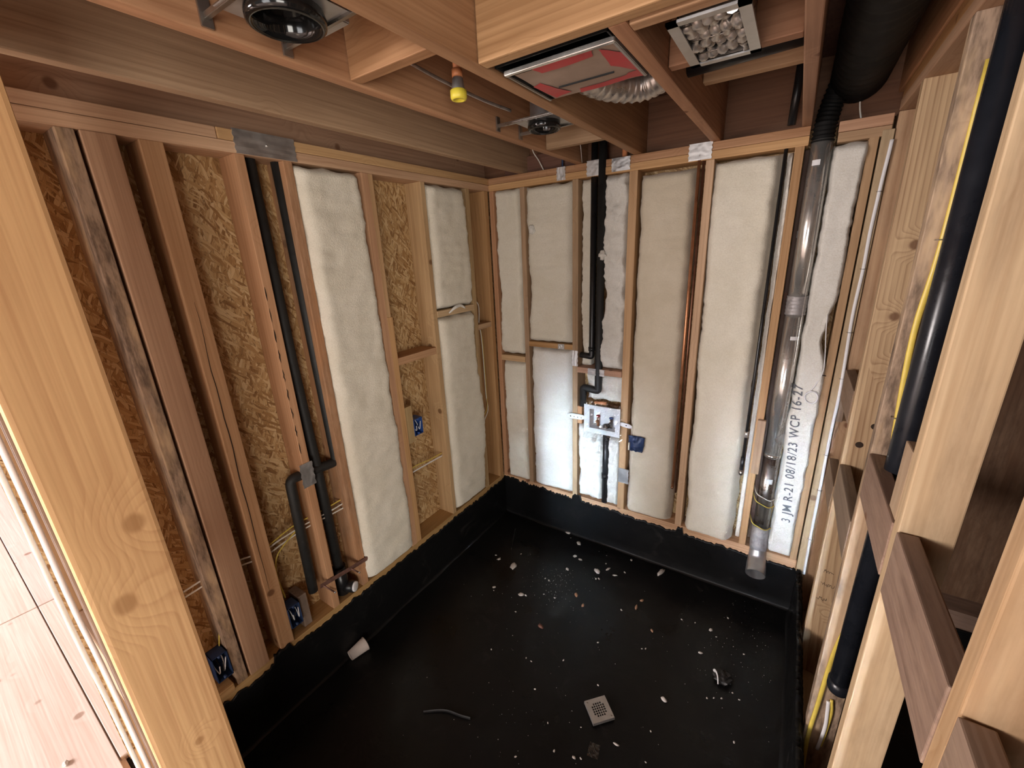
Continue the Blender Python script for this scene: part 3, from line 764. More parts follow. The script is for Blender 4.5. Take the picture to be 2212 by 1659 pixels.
# valve box with straps and film
t = empty('valve_box', (.82, -.02, .97), 'white plastic valve box wrapped in clear film on the back wall', 'valve box')
bm = bmesh.new()
def addbox(bm, x0, x1, y0, y1, z0, z1):
    r = bmesh.ops.create_cube(bm, size=1.0)['verts']
    bmesh.ops.scale(bm, vec=(x1-x0, y1-y0, z1-z0), verts=r); bmesh.ops.translate(bm, vec=((x0+x1)/2, (y0+y1)/2, (z0+z1)/2), verts=r)
addbox(bm, .700, .740, -.026, -.020, .868, 1.062); addbox(bm, .915, .946, -.026, -.020, .868, 1.062)
addbox(bm, .740, .915, -.026, -.020, 1.034, 1.062); addbox(bm, .740, .915, -.026, -.020, .868, .902)
link('face_frame', bm_mesh(bm, 'face_frame'), 'white', t)
bm = bmesh.new()
addbox(bm, .736, .740, -.022, .05, .898, 1.038); addbox(bm, .915, .919, -.022, .05, .898, 1.038)
addbox(bm, .736, .919, -.022, .05, 1.034, 1.038); addbox(bm, .736, .919, -.022, .05, .898, .902); addbox(bm, .736, .919, .046, .05, .898, 1.038)
link('box_shell', bm_mesh(bm, 'box_shell'), 'white', t)
for x, mt in ((.782, 'copper'), (.872, 'steeldk')):
    v_ = tube('valve', [(x, .02, .905), (x, .02, .965)], .010, mt, t, 12)
    tube('valve_outlet', [(x, .02, .945), (x, -.012, .945)], .008, mt, v_, 10)
    lathe('valve_knob', [(.0005, .004), (.012, .004), (.014, 0), (.012, -.004), (.0005, -.004)], (x, .02, .975), (0, 0, 1), 'red' if mt == 'copper' else 'blue', v_, 12)
def strapmesh(x0, x1, za, zb, hw):
    V = []; F = []; n = 8
    for i in range(n+1):
        s = i/n; x = x0+(x1-x0)*s; z = za+(zb-za)*s; h_ = hw*(.55+.45*min(1, min(s, 1-s)*5+ (1 if False else 0)))
        for y in (-.022, -.018): V += [(x, y, z-h_), (x, y, z+h_)]
    for i in range(n):
        a = i*4; b = a+4
        F += [(a, b, b+1, a+1), (a+2, a+3, b+3, b+2), (a+1, b+1, b+3, a+3), (a, a+2, b+2, b)]
    F += [(0, 1, 3, 2), (n*4, n*4+2, n*4+3, n*4+1)]
    return data_mesh('mounting_strap', V, F)
s_ = link('mounting_strap', strapmesh(.575, .705, .958, .962, .019), 'white', t)
for k in range(4): lathe('screw_hole', [(.0003, .0012), (.0028 if k else .004, .0012), (.0028 if k else .004, 0)], (.60+.026*k, -.0225, .957), (0, -1, 0), 'black', s_, 8)
s_ = link('mounting_strap', strapmesh(.942, 1.022, .966, .957, .014), 'white', t)
lathe('screw_hole', [(.0003, .0012), (.004, .0012), (.004, 0)], (.986, -.0225, .962), (0, -1, 0), 'black', s_, 8)
tube('orange_tail', [(.76, .01, 1.07), (.84, .01, 1.075)], .011, 'orange', t, 10)
V = []; F = []; n = 26
for j in range(n+1):
    for i in range(n+1):
        s, q = i/n, j/n; x = .690+.268*s; z = .818+.268*q
        edge = min(s, 1-s, q, 1-q)
        y = -.030-.010*abs(nz(x*22, z*30, 1))-.010*abs(nz(x*50+z*30, z*18, 3))+(.014*(1-min(1, edge*8)))
        V.append((x+.006*nz(z*30, 2), y, z+.008*nz(x*30, 6)))
for j in range(n):
    for i in range(n): a = j*(n+1)+i; F.append((a, a+1, a+n+2, a+n+1))
link('clear_film', data_mesh('clear_film', V, F), 'film', t)

# blue bracket bag right of the red stud
t = empty('device_bracket', (1.05, -.02, .85), 'crumpled dark blue plastic bracket bag right of the red stud', 'bracket')
V = []; F = []; n = 14
for k in (0, 1):
    for j in range(n+1):
        for i in range(n+1):
            s, q = i/n, j/n; x = 1.004+.090*s; z = .796+.104*q
            jag = .006*nz(x*60, z*60, k)
            y = -.018-.026*(1-(2*s-1)**2)*(1-(2*q-1)**2)*k+.012*nz(x*45, z*45, 2+k)
            V.append((x+jag+(.014*q if s > .8 else 0), min(y, .0), z+jag))
    b_ = k*(n+1)**2
    for j in range(n):
        for i in range(n): a = b_+j*(n+1)+i; F.append((a, a+1, a+n+2, a+n+1))
rg = list(range(n+1))+[j*(n+1)+n for j in range(1, n+1)]+[n*(n+1)+i for i in range(n-1, -1, -1)]+[j*(n+1) for j in range(n-1, 0, -1)]
B_ = (n+1)**2
for q in range(len(rg)): a, b = rg[q], rg[(q+1) % len(rg)]; F.append((a, b, b+B_, a+B_))
link('bag', data_mesh('bag', V, F, True), 'navy', t)
link('bracket_edge', cubemesh('bracket_edge', (1.012, 1.020, -.05, -.035, .81, .86), .001), 'cablew', t)

# copper pair, gas pipe
t = empty('copper_pipe', (1.288, -.02, .6), 'bright copper pipe on the back wall ending in a small capped elbow', 'pipe')
tube('pipe', [(1.287, .002, 2.45), (1.287, -.004, .60)], .0078, 'copper', t, 12)
lathe('end_cap', [(.0005, .012), (.007, .011), (.0085, .004), (.0085, -.012)], (1.287, -.004, .60), (-.1, -.4, -1), 'copperdk', t, 12)
t = empty('copper_pipe', (1.305, -.016, .55), 'dark tarnished copper pipe right behind the bright copper one', 'pipe')
tube('pipe', [(1.306, .012, 2.45), (1.306, .010, .56)], .0068, 'copperdk', t, 12)
t = empty('gas_pipe', (1.645, -.03, .8), 'thin black gas pipe with a round capped end on the back wall', 'pipe')
tube('pipe', [(1.647, .008, 2.45), (1.646, -.004, 1.3), (1.645, -.016, .82)], .0078, 'abs', t, 14)
tube('coupling', [(1.645, -.010, 1.02), (1.645, -.010, 1.055)], .0105, 'chrome', t, 14)
tube('fitting', [(1.645, -.014, .90), (1.645, -.016, .825)], .0105, 'abs', t, 14)
lathe('end_cap', [(.0005, .022), (.008, .020), (.0125, .012), (.0135, .004), (.0125, -.006), (.008, -.012)], (1.645, -.018, .812), (0, -.3, -1), 'steeldk', t, 14)

# steel flue
t = empty('flue_pipe', (1.778, .02, .2), 'shiny round steel flue pipe with an open lower end', 'flue')
FX, FY, FR = 1.777, .018, .040
tube('upper_section', [(FX, FY, 1.70), (FX, FY, 2.44)], FR, 'chrome', t, 32)
tube('middle_section', [(FX, FY, .93), (FX, FY, 1.70)], FR*.985, 'chrome', t, 32)
tube('lower_section', [(FX, FY, .46), (FX, FY, .93)], FR*.97, 'steeldk', t, 32)
tube('seam', [(FX+.030, FY-.030, .5), (FX+.030, FY-.030, 2.42)], .0022, 'chrome', t, 6)
pr = [(FX, FY, 1.69+.09*i/16) for i in range(17)]
tube('tape_wrap', pr, [FR+.0025+.0012*math.sin(i*2.1) for i in range(17)], 'tape', t, 32)
pr = fillet([(FX, FY, .485), (FX, FY-.01, .40), (FX+.004, FY-.03, .345)], .05)
tube('tape_wrap', pr, [FR+.003+.001*math.sin(i*2.3) for i in range(len(pr))], 'tape', t, 32)
tube('collar', [(FX, FY, .925), (FX, FY, .945)], FR+.0015, 'chrome', t, 32)
pr = fillet([(FX+.003, FY-.020, .365), (FX+.006, FY-.040, .285), (FX+.009, FY-.130, .245)], .06)
prin = pr[::-1]
V, F = tube_data(pr, [FR+.001+.009*i/(len(pr)-1) for i in range(len(pr))], 32, False)
V2, F2 = tube_data(prin, [FR-.0025+.009*(len(pr)-1-i)/(len(pr)-1) for i in range(len(pr))], 32, False)
nb = len(V); F += [tuple(i+nb for i in f) for f in F2]
V += V2
link('open_end', data_mesh('open_end', V, F, True), 'galv', t)
for (z, a, w_, h_) in ((2.349, -.95, .030, .022), (1.579, -.3, .034, .018), (.789, -.5, .03, .028), (2.058, -2.3, .02, .03)):
    V = []; F = []
    for j in (0, 1):
        for i in range(9):
            b = a-math.pi/2+.65+(i/8-.5)*w_/FR
            V.append((FX+math.cos(b)*(FR+.0016), FY+math.sin(b)*(FR+.0016), z+(j-.5)*h_))
    for i in range(8): F.append((i, i+1, i+10, i+9))
    link('sticker', data_mesh('sticker', V, F, True), 'white', t)
n_ = 46
pts = spline([(FX, FY, 2.43), (FX+.002, FY, 2.50), (FX+.012, FY+.005, 2.57), (FX+.03, FY-.01, 2.64), (FX+.05, FY-.04, 2.70)], 14)
tube('black_flex_duct', pts, [.040+.0035*math.sin(i*1.9) for i in range(len(pts))], 'black', t, 24)
for z, mt in ((.69, 'cablew'), (.645, 'cabley'), (.50, 'cabley')):
    tag(tube('wall_cable', spline([(1.716, .05, z+.02), (1.735, -.022, z+.012), (1.765, -.030, z), (1.80, -.026, z-.012), (1.83, .02, z-.014)], 5), .0028, mt, None, 6),
        {.69: 'white cable crossing in front of the lower flue pipe', .645: 'yellow cable just under the white one across the flue', .50: 'lowest yellow cable across the flue above its taped elbow'}[z], 'cable')

pts = [(1.868, .06-1.9*i/95, 2.664) for i in range(96)]  # added black duct, fills the joist bay so that it stays dark
tag(tube('bay_shade_duct', pts, [.096+.003*math.sin(i*2.0) for i in range(96)], 'black', None, 28), 'large black ribbed duct added to darken the joist bay above the flue', 'duct')
# bell wire coil and stapled cables by the right corner
t = empty('bell_wire', (1.90, -.03, 1.3), 'thin white wire ending in a small coil on the printed batt', 'wire')
tube('lead', spline([(1.902, -.020, 1.70), (1.908, -.028, 1.62), (1.922, -.026, 1.50), (1.925, -.022, 1.425), (1.905, -.028, 1.36), (1.89, -.03, 1.33)]), .0022, 'white', t, 6)
pts = []
for i in range(70):
    a = i/70*2*math.pi*3.4; r = .026+.006*nz(i*.2); pts.append((1.897+r*math.cos(a), -.032-.008*nz(i*.13, 4), 1.297+r*1.15*math.sin(a)))
tube('coil', pts, .002, 'white', t, 6)
tube('staple', [(1.895, -.018, 1.412), (1.94, -.018, 1.408)], .0022, 'black', t, 6)
t = cable('wall_cable', [(2.006, -.012, 2.40), (2.004, -.012, 2.34), (2.0, -.012, 2.24), (1.996, -.012, 2.05), (1.998, -.012, 1.90), (1.994, -.012, 1.70), (2.002, -.012, 1.44), (2.002, -.032, 1.30), (2.0, -.034, 1.18), (2.002, -.012, 1.06), (2.004, -.012, .84), (2.006, -.012, .54), (2.010, -.012, .27)],
          'white flat cable stapled down the corner studs by the right wall', 'white', .0066, .45)
for z, x in ((2.21, 1.999), (1.90, 1.998), (1.62, 1.996), (1.40, 2.002), (1.0, 2.003), (.80, 2.004), (.50, 2.007)):
    tube('staple', fillet([(x-.010, -.006, z), (x-.010, -.018, z), (x+.010, -.018, z), (x+.010, -.006, z)], .002, 2), .0012, 'steeldk', t, 5)

# ================================================================== right wall services
t = empty('drain_pipe', (2.055, -1.0, .58), 'fat black capped drain pipe hanging in the right wall bay', 'pipe')
tube('pipe', [(2.054, -1.0, .60), (2.062, -1.0, 2.78)], .0285, 'absblue', t, 24)
lathe('end_cap', [(.0005, -.026), (.018, -.024), (.028, -.014), (.0325, .0), (.0325, .030), (.0285, .031)], (2.054, -1.0, .60), (0, 0, 1), 'absblue', t, 24)
t = cable('wall_cable', [(2.050, -.912, 2.4), (2.048, -.913, 2.0), (2.038, -.913, 1.78), (2.050, -.914, 1.50), (2.058, -.914, 1.42), (2.072, -.914, 1.0), (2.068, -.914, .86), (2.045, -.916, .72), (2.036, -.914, .60), (2.030, -.914, .40), (2.024, -.914, .22), (2.030, -.912, .05)],
          'yellow cable stapled down the weathered stud beside the fat black pipe', 'cabley', .0072, .5)
for z, x in ((2.02, 2.046), (1.54, 2.047), (.98, 2.07)):
    tube('staple', fillet([(x-.012, -.906, z), (x-.012, -.921, z), (x+.012, -.921, z), (x+.012, -.906, z)], .002, 2), .0014, 'steeldk', t, 5)
cable('wall_cable', [(2.056, -.914, .43), (2.060, -.918, .38), (2.064, -.918, .30), (2.058, -.916, .18)], 'short white cable low on the weathered stud by the black pipe', 'white', .006, .5)
cable('wall_cable', [(2.064, -.912, .44), (2.072, -.913, .38), (2.070, -.913, .28), (2.066, -.912, .20)], 'short yellow cable low on the weathered stud by the black pipe', 'cabley', .005, .5)
# cables stapled to the outside of the front jamb
cable('wall_cable', [(.556, -2.362, 2.5), (.556, -2.362, 1.7), (.553, -2.364, 1.35), (.556, -2.361, 1.1), (.556, -2.363, .3)], 'white cable stapled along the front post next to the bright floor', 'white', .0085, .6, 'cables on the front post')
cable('wall_cable', [(.545, -2.376, 2.5), (.545, -2.376, 1.7), (.548, -2.378, 1.3), (.545, -2.375, 1.0), (.545, -2.377, .3)], 'outer grey-white cable on the front post edging the bright floor', 'cablew', .0065, .7, 'cables on the front post')

# ================================================================== ceiling services
def can_light(cx, cy, label, R=.062):
    t = empty('recessed_light', (cx, cy, 2.52), label, 'ceiling light', 'recessed light housings between the joists')
    bm = bmesh.new(); s = .094
    seg = 32
    outer = []; inner = []
    for k in range(seg):
        a = 2*math.pi*k/seg; ca, sa = math.cos(a), math.sin(a); q = s/max(abs(ca), abs(sa))
        outer.append(bm.verts.new((cx+ca*q, cy+sa*q, 2.528))); inner.append(bm.verts.new((cx+ca*R*.9, cy+sa*R*.9, 2.528)))
    for k in range(seg): k2 = (k+1) % seg; bm.faces.new((outer[k], inner[k], inner[k2], outer[k2]))
    link('mounting_plate', bm_mesh(bm, 'mounting_plate'), 'galv', t)
    lathe('trim_ring', [(R*.72, 2.56), (R*.80, 2.515), (R*.95, 2.498), (R*1.06, 2.502), (R*1.08, 2.515), (R*1.02, 2.53)], (cx, cy, 0), (0, 0, 1), 'gloss', t, 32)
    lathe('can', [(R*.9, 2.528), (R*.9, 2.68), (.0005, 2.685)], (cx, cy, 0), (0, 0, 1), 'galv', t, 24)
    lathe('lamp_insert', [(.0005, 2.535), (R*.45, 2.53), (R*.75, 2.56), (R*.75, 2.62)], (cx, cy, 0), (0, 0, 1), 'gloss', t, 24)
    link('junction_box', cubemesh('junction_box', (cx-.05, cx+.05, cy+.075, cy+.12, 2.53, 2.62), .003), 'galv', t)
    for sy in (-1, 1):
        y = cy+sy*.086
        link('hanger_bar', cubemesh('hanger_bar', (.664, .953, y-.005, y+.005, 2.522, 2.534), .001), 'steeldk', t)
        for x0, x1 in ((.663, .670), (.947, .9545)): link('hanger_foot', cubemesh('hanger_foot', (x0, x1, y-.012, y+.012, 2.508, 2.56), .001), 'steeldk', t)
    return t
can_light(.832, -.745, 'recessed light housing with black ring near the back wall')
can_light(.812, -1.795, 'recessed light housing with black ring at the top edge above the post', .072)

t = empty('fire_sprinkler', (.81, -1.25, 2.49), 'sprinkler head with yellow cap hanging from an orange pipe', 'sprinkler')
tube('riser', [(.81, -1.25, 2.74), (.81, -1.25, 2.548)], .012, 'orange', t, 16)
tube('adapter', [(.81, -1.25, 2.575), (.81, -1.25, 2.555)], .0165, 'orange', t, 16)
lathe('head_body', [(.013, .0), (.016, .004), (.020, .03), (.020, .036)], (.81, -1.25, 2.555), (0, 0, -1), 'galv', t, 20)
lathe('cap', [(.021, .0), (.0255, .003), (.0255, .022), (.022, .028), (.015, .028), (.013, .016), (.0005, .016)], (.81, -1.25, 2.522), (0, 0, -1), 'yellow', t, 24)
cable('sprinkler_pipe', [(.81, -1.25, 2.74), (.79, -1.2, 2.745), (.76, -.9, 2.745), (.74, -.3, 2.745)], 'orange sprinkler pipe running high between the joists', 'orange', .012, 1.0, None, 'pipe')
V = []; F = []
cable('plastic_strip', [(.69, -1.33, 2.60), (.70, -1.2, 2.585), (.72, -1.0, 2.57), (.75, -.86, 2.56)], 'thin clear-grey plastic strip along the joist near the yellow cap', 'flex', .006, .3, None, 'strip')

t = empty('exhaust_fan', (1.17, -1.17, 2.5), 'ceiling fan box covered with cardboard and red tape', 'exhaust fan')
bm = bmesh.new()
x0, x1, y0, y1 = 1.008, 1.322, -1.335, -1.02
addbox(bm, x0, x0+.004, y0, y1, 2.508, 2.68); addbox(bm, x1-.004, x1, y0, y1, 2.508, 2.68)
addbox(bm, x0, x1, y0, y0+.004, 2.508, 2.68); addbox(bm, x0, x1, y1-.004, y1, 2.508, 2.68); addbox(bm, x0, x1, y0, y1, 2.68, 2.684)
link('housing', bm_mesh(bm, 'housing'), 'black', t)
link('mount_rail', cubemesh('mount_rail', (1.012, 1.325, -1.300, -1.287, 2.498, 2.510), .002), 'chrome', t)
link('mount_rail', cubemesh('mount_rail', (1.315, 1.325, -1.29, -1.03, 2.500, 2.512), .002), 'galv', t)
link('mount_rail', cubemesh('mount_rail', (1.010, 1.020, -1.29, -1.03, 2.500, 2.512), .002), 'steeldk', t)
V = []; F = []; n = 12
for j in range(n+1):
    for i in range(n+1): x = 1.030+.284*i/n; y = -1.272+.245*j/n; V.append((x, y, 2.504+.003*nz(x*9, y*9)))
for j in range(n):
    for i in range(n): a = j*(n+1)+i; F.append((a, a+n+1, a+n+2, a+1))
cv = link('cardboard_cover', data_mesh('cardboard_cover', V, F, True), 'card', t)
def tapeq(quad):
    V = []; F = []; n = 6
    a, b, c, d = [Vector((*p, 2.5)) for p in quad]
    for j in range(n+1):
        for i in range(n+1):
            p = a.lerp(b, i/n).lerp(d.lerp(c, i/n), j/n); V.append((p.x+.003*nz(p.y*40), p.y+.003*nz(p.x*40), 2.5015+.003*nz(p.x*9, p.y*9)))
    for j in range(n):
        for i in range(n): k = j*(n+1)+i; F.append((k, k+n+1, k+n+2, k+1))
    link('red_tape', data_mesh('red_tape', V, F), 'red', cv)
tapeq([(1.09, -1.283), (1.26, -1.283), (1.25, -1.245), (1.10, -1.240)]); tapeq([(1.275, -1.27), (1.318, -1.22), (1.318, -1.08), (1.265, -1.16)])
tapeq([(1.03, -1.17), (1.06, -1.18), (1.10, -1.055), (1.04, -1.04)]); tapeq([(1.13, -1.06), (1.29, -1.07), (1.26, -1.035), (1.12, -1.03)])
tapeq([(1.285, -1.08), (1.32, -1.09), (1.315, -1.035), (1.26, -1.04)])
link('cover_slit', cubemesh('cover_slit', (1.09, 1.26, -1.122, -1.119, 2.498, 2.502), 0), 'dark', cv)
pts = spline([(1.06, -1.0, 2.60), (1.10, -.82, 2.585), (1.20, -.70, 2.585), (1.31, -.72, 2.60)], 16)
tag(tube('flex_duct', pts, [.048+.0035*math.sin(i*2.0) for i in range(len(pts))], 'flex', None, 24), 'silver ribbed flex duct curving behind the red-taped fan', 'duct')

t = empty('duct_boot', (1.525, -1.15, 2.5), 'pale metal duct boot with lumpy plastic-wrapped opening in the ceiling', 'duct boot')
X0, X1, Y0, Y1 = 1.440, 1.606, -1.296, -1.008
bm = bmesh.new()
addbox(bm, X0, X0+.024, Y0, Y1, 2.496, 2.502); addbox(bm, X1-.024, X1, Y0, Y1, 2.496, 2.502)
addbox(bm, X0, X1, Y0, Y0+.020, 2.496, 2.502); addbox(bm, X0, X1, Y1-.020, Y1, 2.496, 2.502)
link('flange', bm_mesh(bm, 'flange'), 'galv', t)
bm = bmesh.new()
addbox(bm, X0+.02, X0+.024, Y0+.016, Y1-.016, 2.5, 2.64); addbox(bm, X1-.024, X1-.02, Y0+.016, Y1-.016, 2.5, 2.64)
addbox(bm, X0+.02, X1-.02, Y0+.016, Y0+.02, 2.5, 2.64); addbox(bm, X0+.02, X1-.02, Y1-.02, Y1-.016, 2.5, 2.64); addbox(bm, X0+.02, X1-.02, Y0+.016, Y1-.016, 2.636, 2.64)
link('boot_box', bm_mesh(bm, 'boot_box'), 'steeldk', t)
rb = random.Random(3)
for i in range(5):
    x = X0+.034+(X1-X0-.068)*i/4
    pts = []; rad = []
    for j in range(41):
        y = Y0+.024+(Y1-Y0-.048)*j/40
        pts.append((x+.003*math.sin(j*.7+i), y, 2.512+.006*math.sin(j*.45+i*1.3))); rad.append(.0105+.0045*math.sin(j*1.05+i*2.0)+rb.uniform(-.001, .001))
    tube('wrapped_fin', pts, rad, 'flex', t, 10)
for i in range(3):
    y = Y0+.05+.085*i
    tube('cross_wire', [(X0+.02, y, 2.503), (X1-.02, y+.004, 2.503)], .0016, 'steeldk', t, 6)
tag(tube('ceiling_pipe', [(1.376, -.76, 2.585), (1.692, -.79, 2.585)], .030, 'abs', None, 20), 'fat black pipe crossing behind the lumpy duct boot', 'pipe')
tag(tube('ceiling_pipe', [(1.655, -.02, 2.51), (1.662, -.04, 2.77)], .016, 'abs', None, 16), 'black pipe rising above the thin gas pipe', 'pipe')
cable('ceiling_cable', [(1.90, .06, 2.50), (1.885, .05, 2.56), (1.878, .04, 2.66), (1.875, .0, 2.76)], 'thin pale cable rising above the printed batt', 'cablew', .0032, .6)
cable('ceiling_cable', [(.40, .03, 2.50), (.37, .02, 2.56), (.34, 0, 2.62), (.33, -.02, 2.74)], 'pale cable rising over the top plate near the corner', 'cablew', .0032, .6)
cable('ceiling_cable', [(.53, .02, 2.49), (.53, .02, 2.55), (.54, .0, 2.74)], 'dark cable entering the narrow steel plate from above', 'navy', .006, .7)
cable('ceiling_cable', [(.62, -.05, 2.76), (.675, -.06, 2.60), (.672, -.02, 2.50)], 'thin grey wire hanging beside the joist above the black pipes', 'flex', .003, .8)
tag(tube('ceiling_pipe', [(.90, .03, 2.50), (.90, .03, 2.76)], .014, 'orange', None, 14), 'orange pipe stub behind the dull steel plate on the top plate', 'pipe')

# ================================================================== floor things
t = empty('floor_drain', (DRX, DRY, 0), 'square brushed steel drain cover with a round grid of holes', 'drain')
S_ = .0515; ROT = math.radians(47)
def rotp(x, y, z): return (DRX+x*math.cos(ROT)-y*math.sin(ROT), DRY+x*math.sin(ROT)+y*math.cos(ROT), z)
# plate with a real grid of square holes inside a circle
bm = bmesh.new(); G = .0105; HN = 6; cell = .0105; hole = .0078
xsn = [-S_, -S_+.003]
half = HN*cell/2
lines = [-S_]
for i in range(HN):
    c0 = -half+i*cell; lines += [c0+(cell-hole)/2, c0+(cell+hole)/2]
lines.append(S_)
vg = {}
def gv(i, j, z):
    k = (i, j, z)
    if k not in vg: vg[k] = bm.verts.new(rotp(lines[i], lines[j], z))
    return vg[k]
nl = len(lines)
for i in range(nl-1):
    for j in range(nl-1):
        cx = (lines[i]+lines[i+1])/2; cy = (lines[j]+lines[j+1])/2
        ish = (i % 2 == 1 and j % 2 == 1 and 0 < i < nl-2 and 0 < j < nl-2 and math.hypot(cx, cy) < half*1.02)
        if not ish: bm.faces.new((gv(i, j, .009), gv(i+1, j, .009), gv(i+1, j+1, .009), gv(i, j+1, .009)))
        else:
            for (a, b) in (((i, j), (i+1, j)), ((i+1, j), (i+1, j+1)), ((i+1, j+1), (i, j+1)), ((i, j+1), (i, j))):
                bm.faces.new((gv(*a, .009), gv(*b, .009), gv(*b, .002), gv(*a, .002)))
for (a, b) in (((0, 0), (nl-1, 0)), ((nl-1, 0), (nl-1, nl-1)), ((nl-1, nl-1), (0, nl-1)), ((0, nl-1), (0, 0))):
    p = [bm.verts.new(rotp(lines[a[0]], lines[a[1]], .0091)), bm.verts.new(rotp(lines[b[0]], lines[b[1]], .0091)), bm.verts.new(rotp(lines[b[0]]*1.02, lines[b[1]]*1.02, -.004)), bm.verts.new(rotp(lines[a[0]]*1.02, lines[a[1]]*1.02, -.004))]
    bm.faces.new(p)
link('grate', bm_mesh(bm, 'grate'), 'drain', t)
V = [rotp(a*S_*.95, b*S_*.95, -.002) for a, b in ((-1, -1), (1, -1), (1, 1), (-1, 1))]
link('drain_throat', data_mesh('drain_throat', V, [(0, 1, 2, 3)]), 'dark', t)
for a, b in ((-1, 1), (1, -1)): lathe('screw', [(.0005, .0012), (.003, .001), (.0035, 0)], rotp(a*S_*.80, b*S_*.80, .009), (0, 0, 1), 'steeldk', t, 10)

t = empty('foam_cup', (.055, -1.49, .03), 'pale foam cup lying on its side against the left membrane', 'cup')
ax = Vector((.012, .082, .006))
lathe('cup_wall', [(.0005, .002), (.0245, .002), (.025, .0), (.036, .090), (.0375, .093), (.038, .091), (.038, .089)], (.036, -1.545, .026), ax, 'foamcup', t, 28)
lathe('cup_inside', [(.035, .092), (.0235, .004), (.0005, .004)], (.036, -1.545, .026), ax, 'foamcup', t, 28)

# crumpled wrapper and film scrap
def crumple(name, c, r, mat, seed, label, cat, flat=.5):
    bm = bmesh.new(); bmesh.ops.create_icosphere(bm, subdivisions=3, radius=1.0)
    for v in bm.verts:
        k = 1+.45*mnoise.noise(v.co*2.3+Vector((seed, 0, 0)))+.3*mnoise.noise(v.co*6+Vector((0, seed, 0)))
        v.co = Vector((v.co.x*r*k, v.co.y*r*k, max(-.9, v.co.z)*r*k*flat))+Vector(c)
    return tag(link(name, bm_mesh(bm, name), mat), label, cat)
crumple('plastic_wrapper', (1.715, -.645, .010), .040, 'smear', 3, 'dark crumpled plastic wrapper on the black floor at right', 'wrapper', .45)
V, F = tube_data(spline([(1.672, -.628, .004), (1.680, -.640, .022), (1.692, -.662, .024), (1.700, -.690, .006)]), .009, 8, True, .35)
tag(link('plastic_scrap', data_mesh('plastic_scrap', V, F, True), 'white'), 'white curled plastic scrap beside the crumpled wrapper', 'scrap')
V = []; F = []; n = 8
for j in range(n+1):
    for i in range(n+1):
        a, b = i/n, j/n; V.append((1.272+.044*a+.01*b, -1.238-.055*b+.008*a, -.002+.007*abs(nz(a*4, b*4, 3))))
for j in range(n):
    for i in range(n): k = j*(n+1)+i; F.append((k, k+1, k+n+2, k+n+1))
tag(link('film_scrap', data_mesh('film_scrap', V, F), 'film'), 'small square of clear film on the floor below the drain', 'scrap')
def stick(name, pts, r, mat, label):
    V, F = tube_data(pts, r, 6, True, .4); return tag(link(name, data_mesh(name, V, F), mat), label, 'wood strip')
stick('wood_sliver', [(.205, -.182, .001), (.255, -.285, .002), (.304, -.385, .001)], .006, 'steeldk', 'thin grey sliver lying near the back left corner of the floor')
stick('wood_sliver', spline([(.561, -1.531, -.003), (.62, -1.49, .001), (.664, -1.468, .001), (.72, -1.455, .001), (.769, -1.439, .0)]),   .009, 'smear', 'long dull bent sliver on the near black floor')

CH = [(0.575, -0.014, 0.04), (0.693, -0.084, 0.041), (0.617, -0.058, 0.012), (0.727, -0.22, 0.03), (0.772, -0.232, 0.026), (0.734, -0.358, 0.027), (0.408, -0.518, 0.058), (0.282, -0.512, 0.029), (0.24, -0.491, 0.016), (0.913, -0.276, 0.047), (0.938, -0.182, 0.015), (0.968, -0.221, 0.037), (1.026, -0.252, 0.028), (1.073, -0.195, 0.016), (1.074, -0.061, 0.021), (1.274, -0.075, 0.067), (0.582, -0.7, 0.033), (0.61, -0.691, 0.018), (0.676, -0.509, 0.016), (0.648, -0.506, 0.014), (0.401, -0.738, 0.022), (0.415, -0.761, 0.01), (0.878, -0.528, 0.029), (0.947, -0.581, 0.024), (0.703, -0.626, 0.012), (0.775, -0.617, 0.013), (1.154, -0.496, 0.015), (1.223, -0.433, 0.033), (1.236, -0.366, 0.024), (0.623, -0.828, 0.011), (0.949, -0.332, 0.02), (0.932, -0.342, 0.016), (1.62, -0.375, 0.024), (1.598, -0.55, 0.021), (1.496, -0.89, 0.029), (1.666, -0.78, 0.012), (1.693, -0.762, 0.01), (1.794, -0.71, 0.01), (0.864, -1.05, 0.01), (0.831, -1.047, 0.01), (1.004, -0.957, 0.011), (0.953, -1.165, 0.011), (1.207, -0.987, 0.011), (0.644, -1.103, 0.01), (1.348, -0.673, 0.01), (1.331, -0.683, 0.01), (1.372, -1.188, 0.023), (1.483, -1.059, 0.011), (1.156, -1.351, 0.013), (1.027, -1.455, 0.012), (1.238, -1.328, 0.017), (1.264, -1.316, 0.012), (1.795, -0.917, 0.013), (1.118, -0.768, 0.012), (1.215, -1.205, 0.008), (1.47, -0.386, 0.012), (1.69, -0.243, 0.014), (1.724, -0.746, 0.012), (1.763, -0.691, 0.01), (0.912, -0.105, 0.013), (0.853, -0.093, 0.013), (0.388, -0.39, 0.013), (1.788, -0.444, 0.011), (0.8, -0.837, 0.036), (1.346, -0.545, 0.021), (1.538, -0.37, 0.01), (1.652, -0.407, 0.01), (1.498, -1.187, 0.009), (1.08, -1.267, 0.009)]
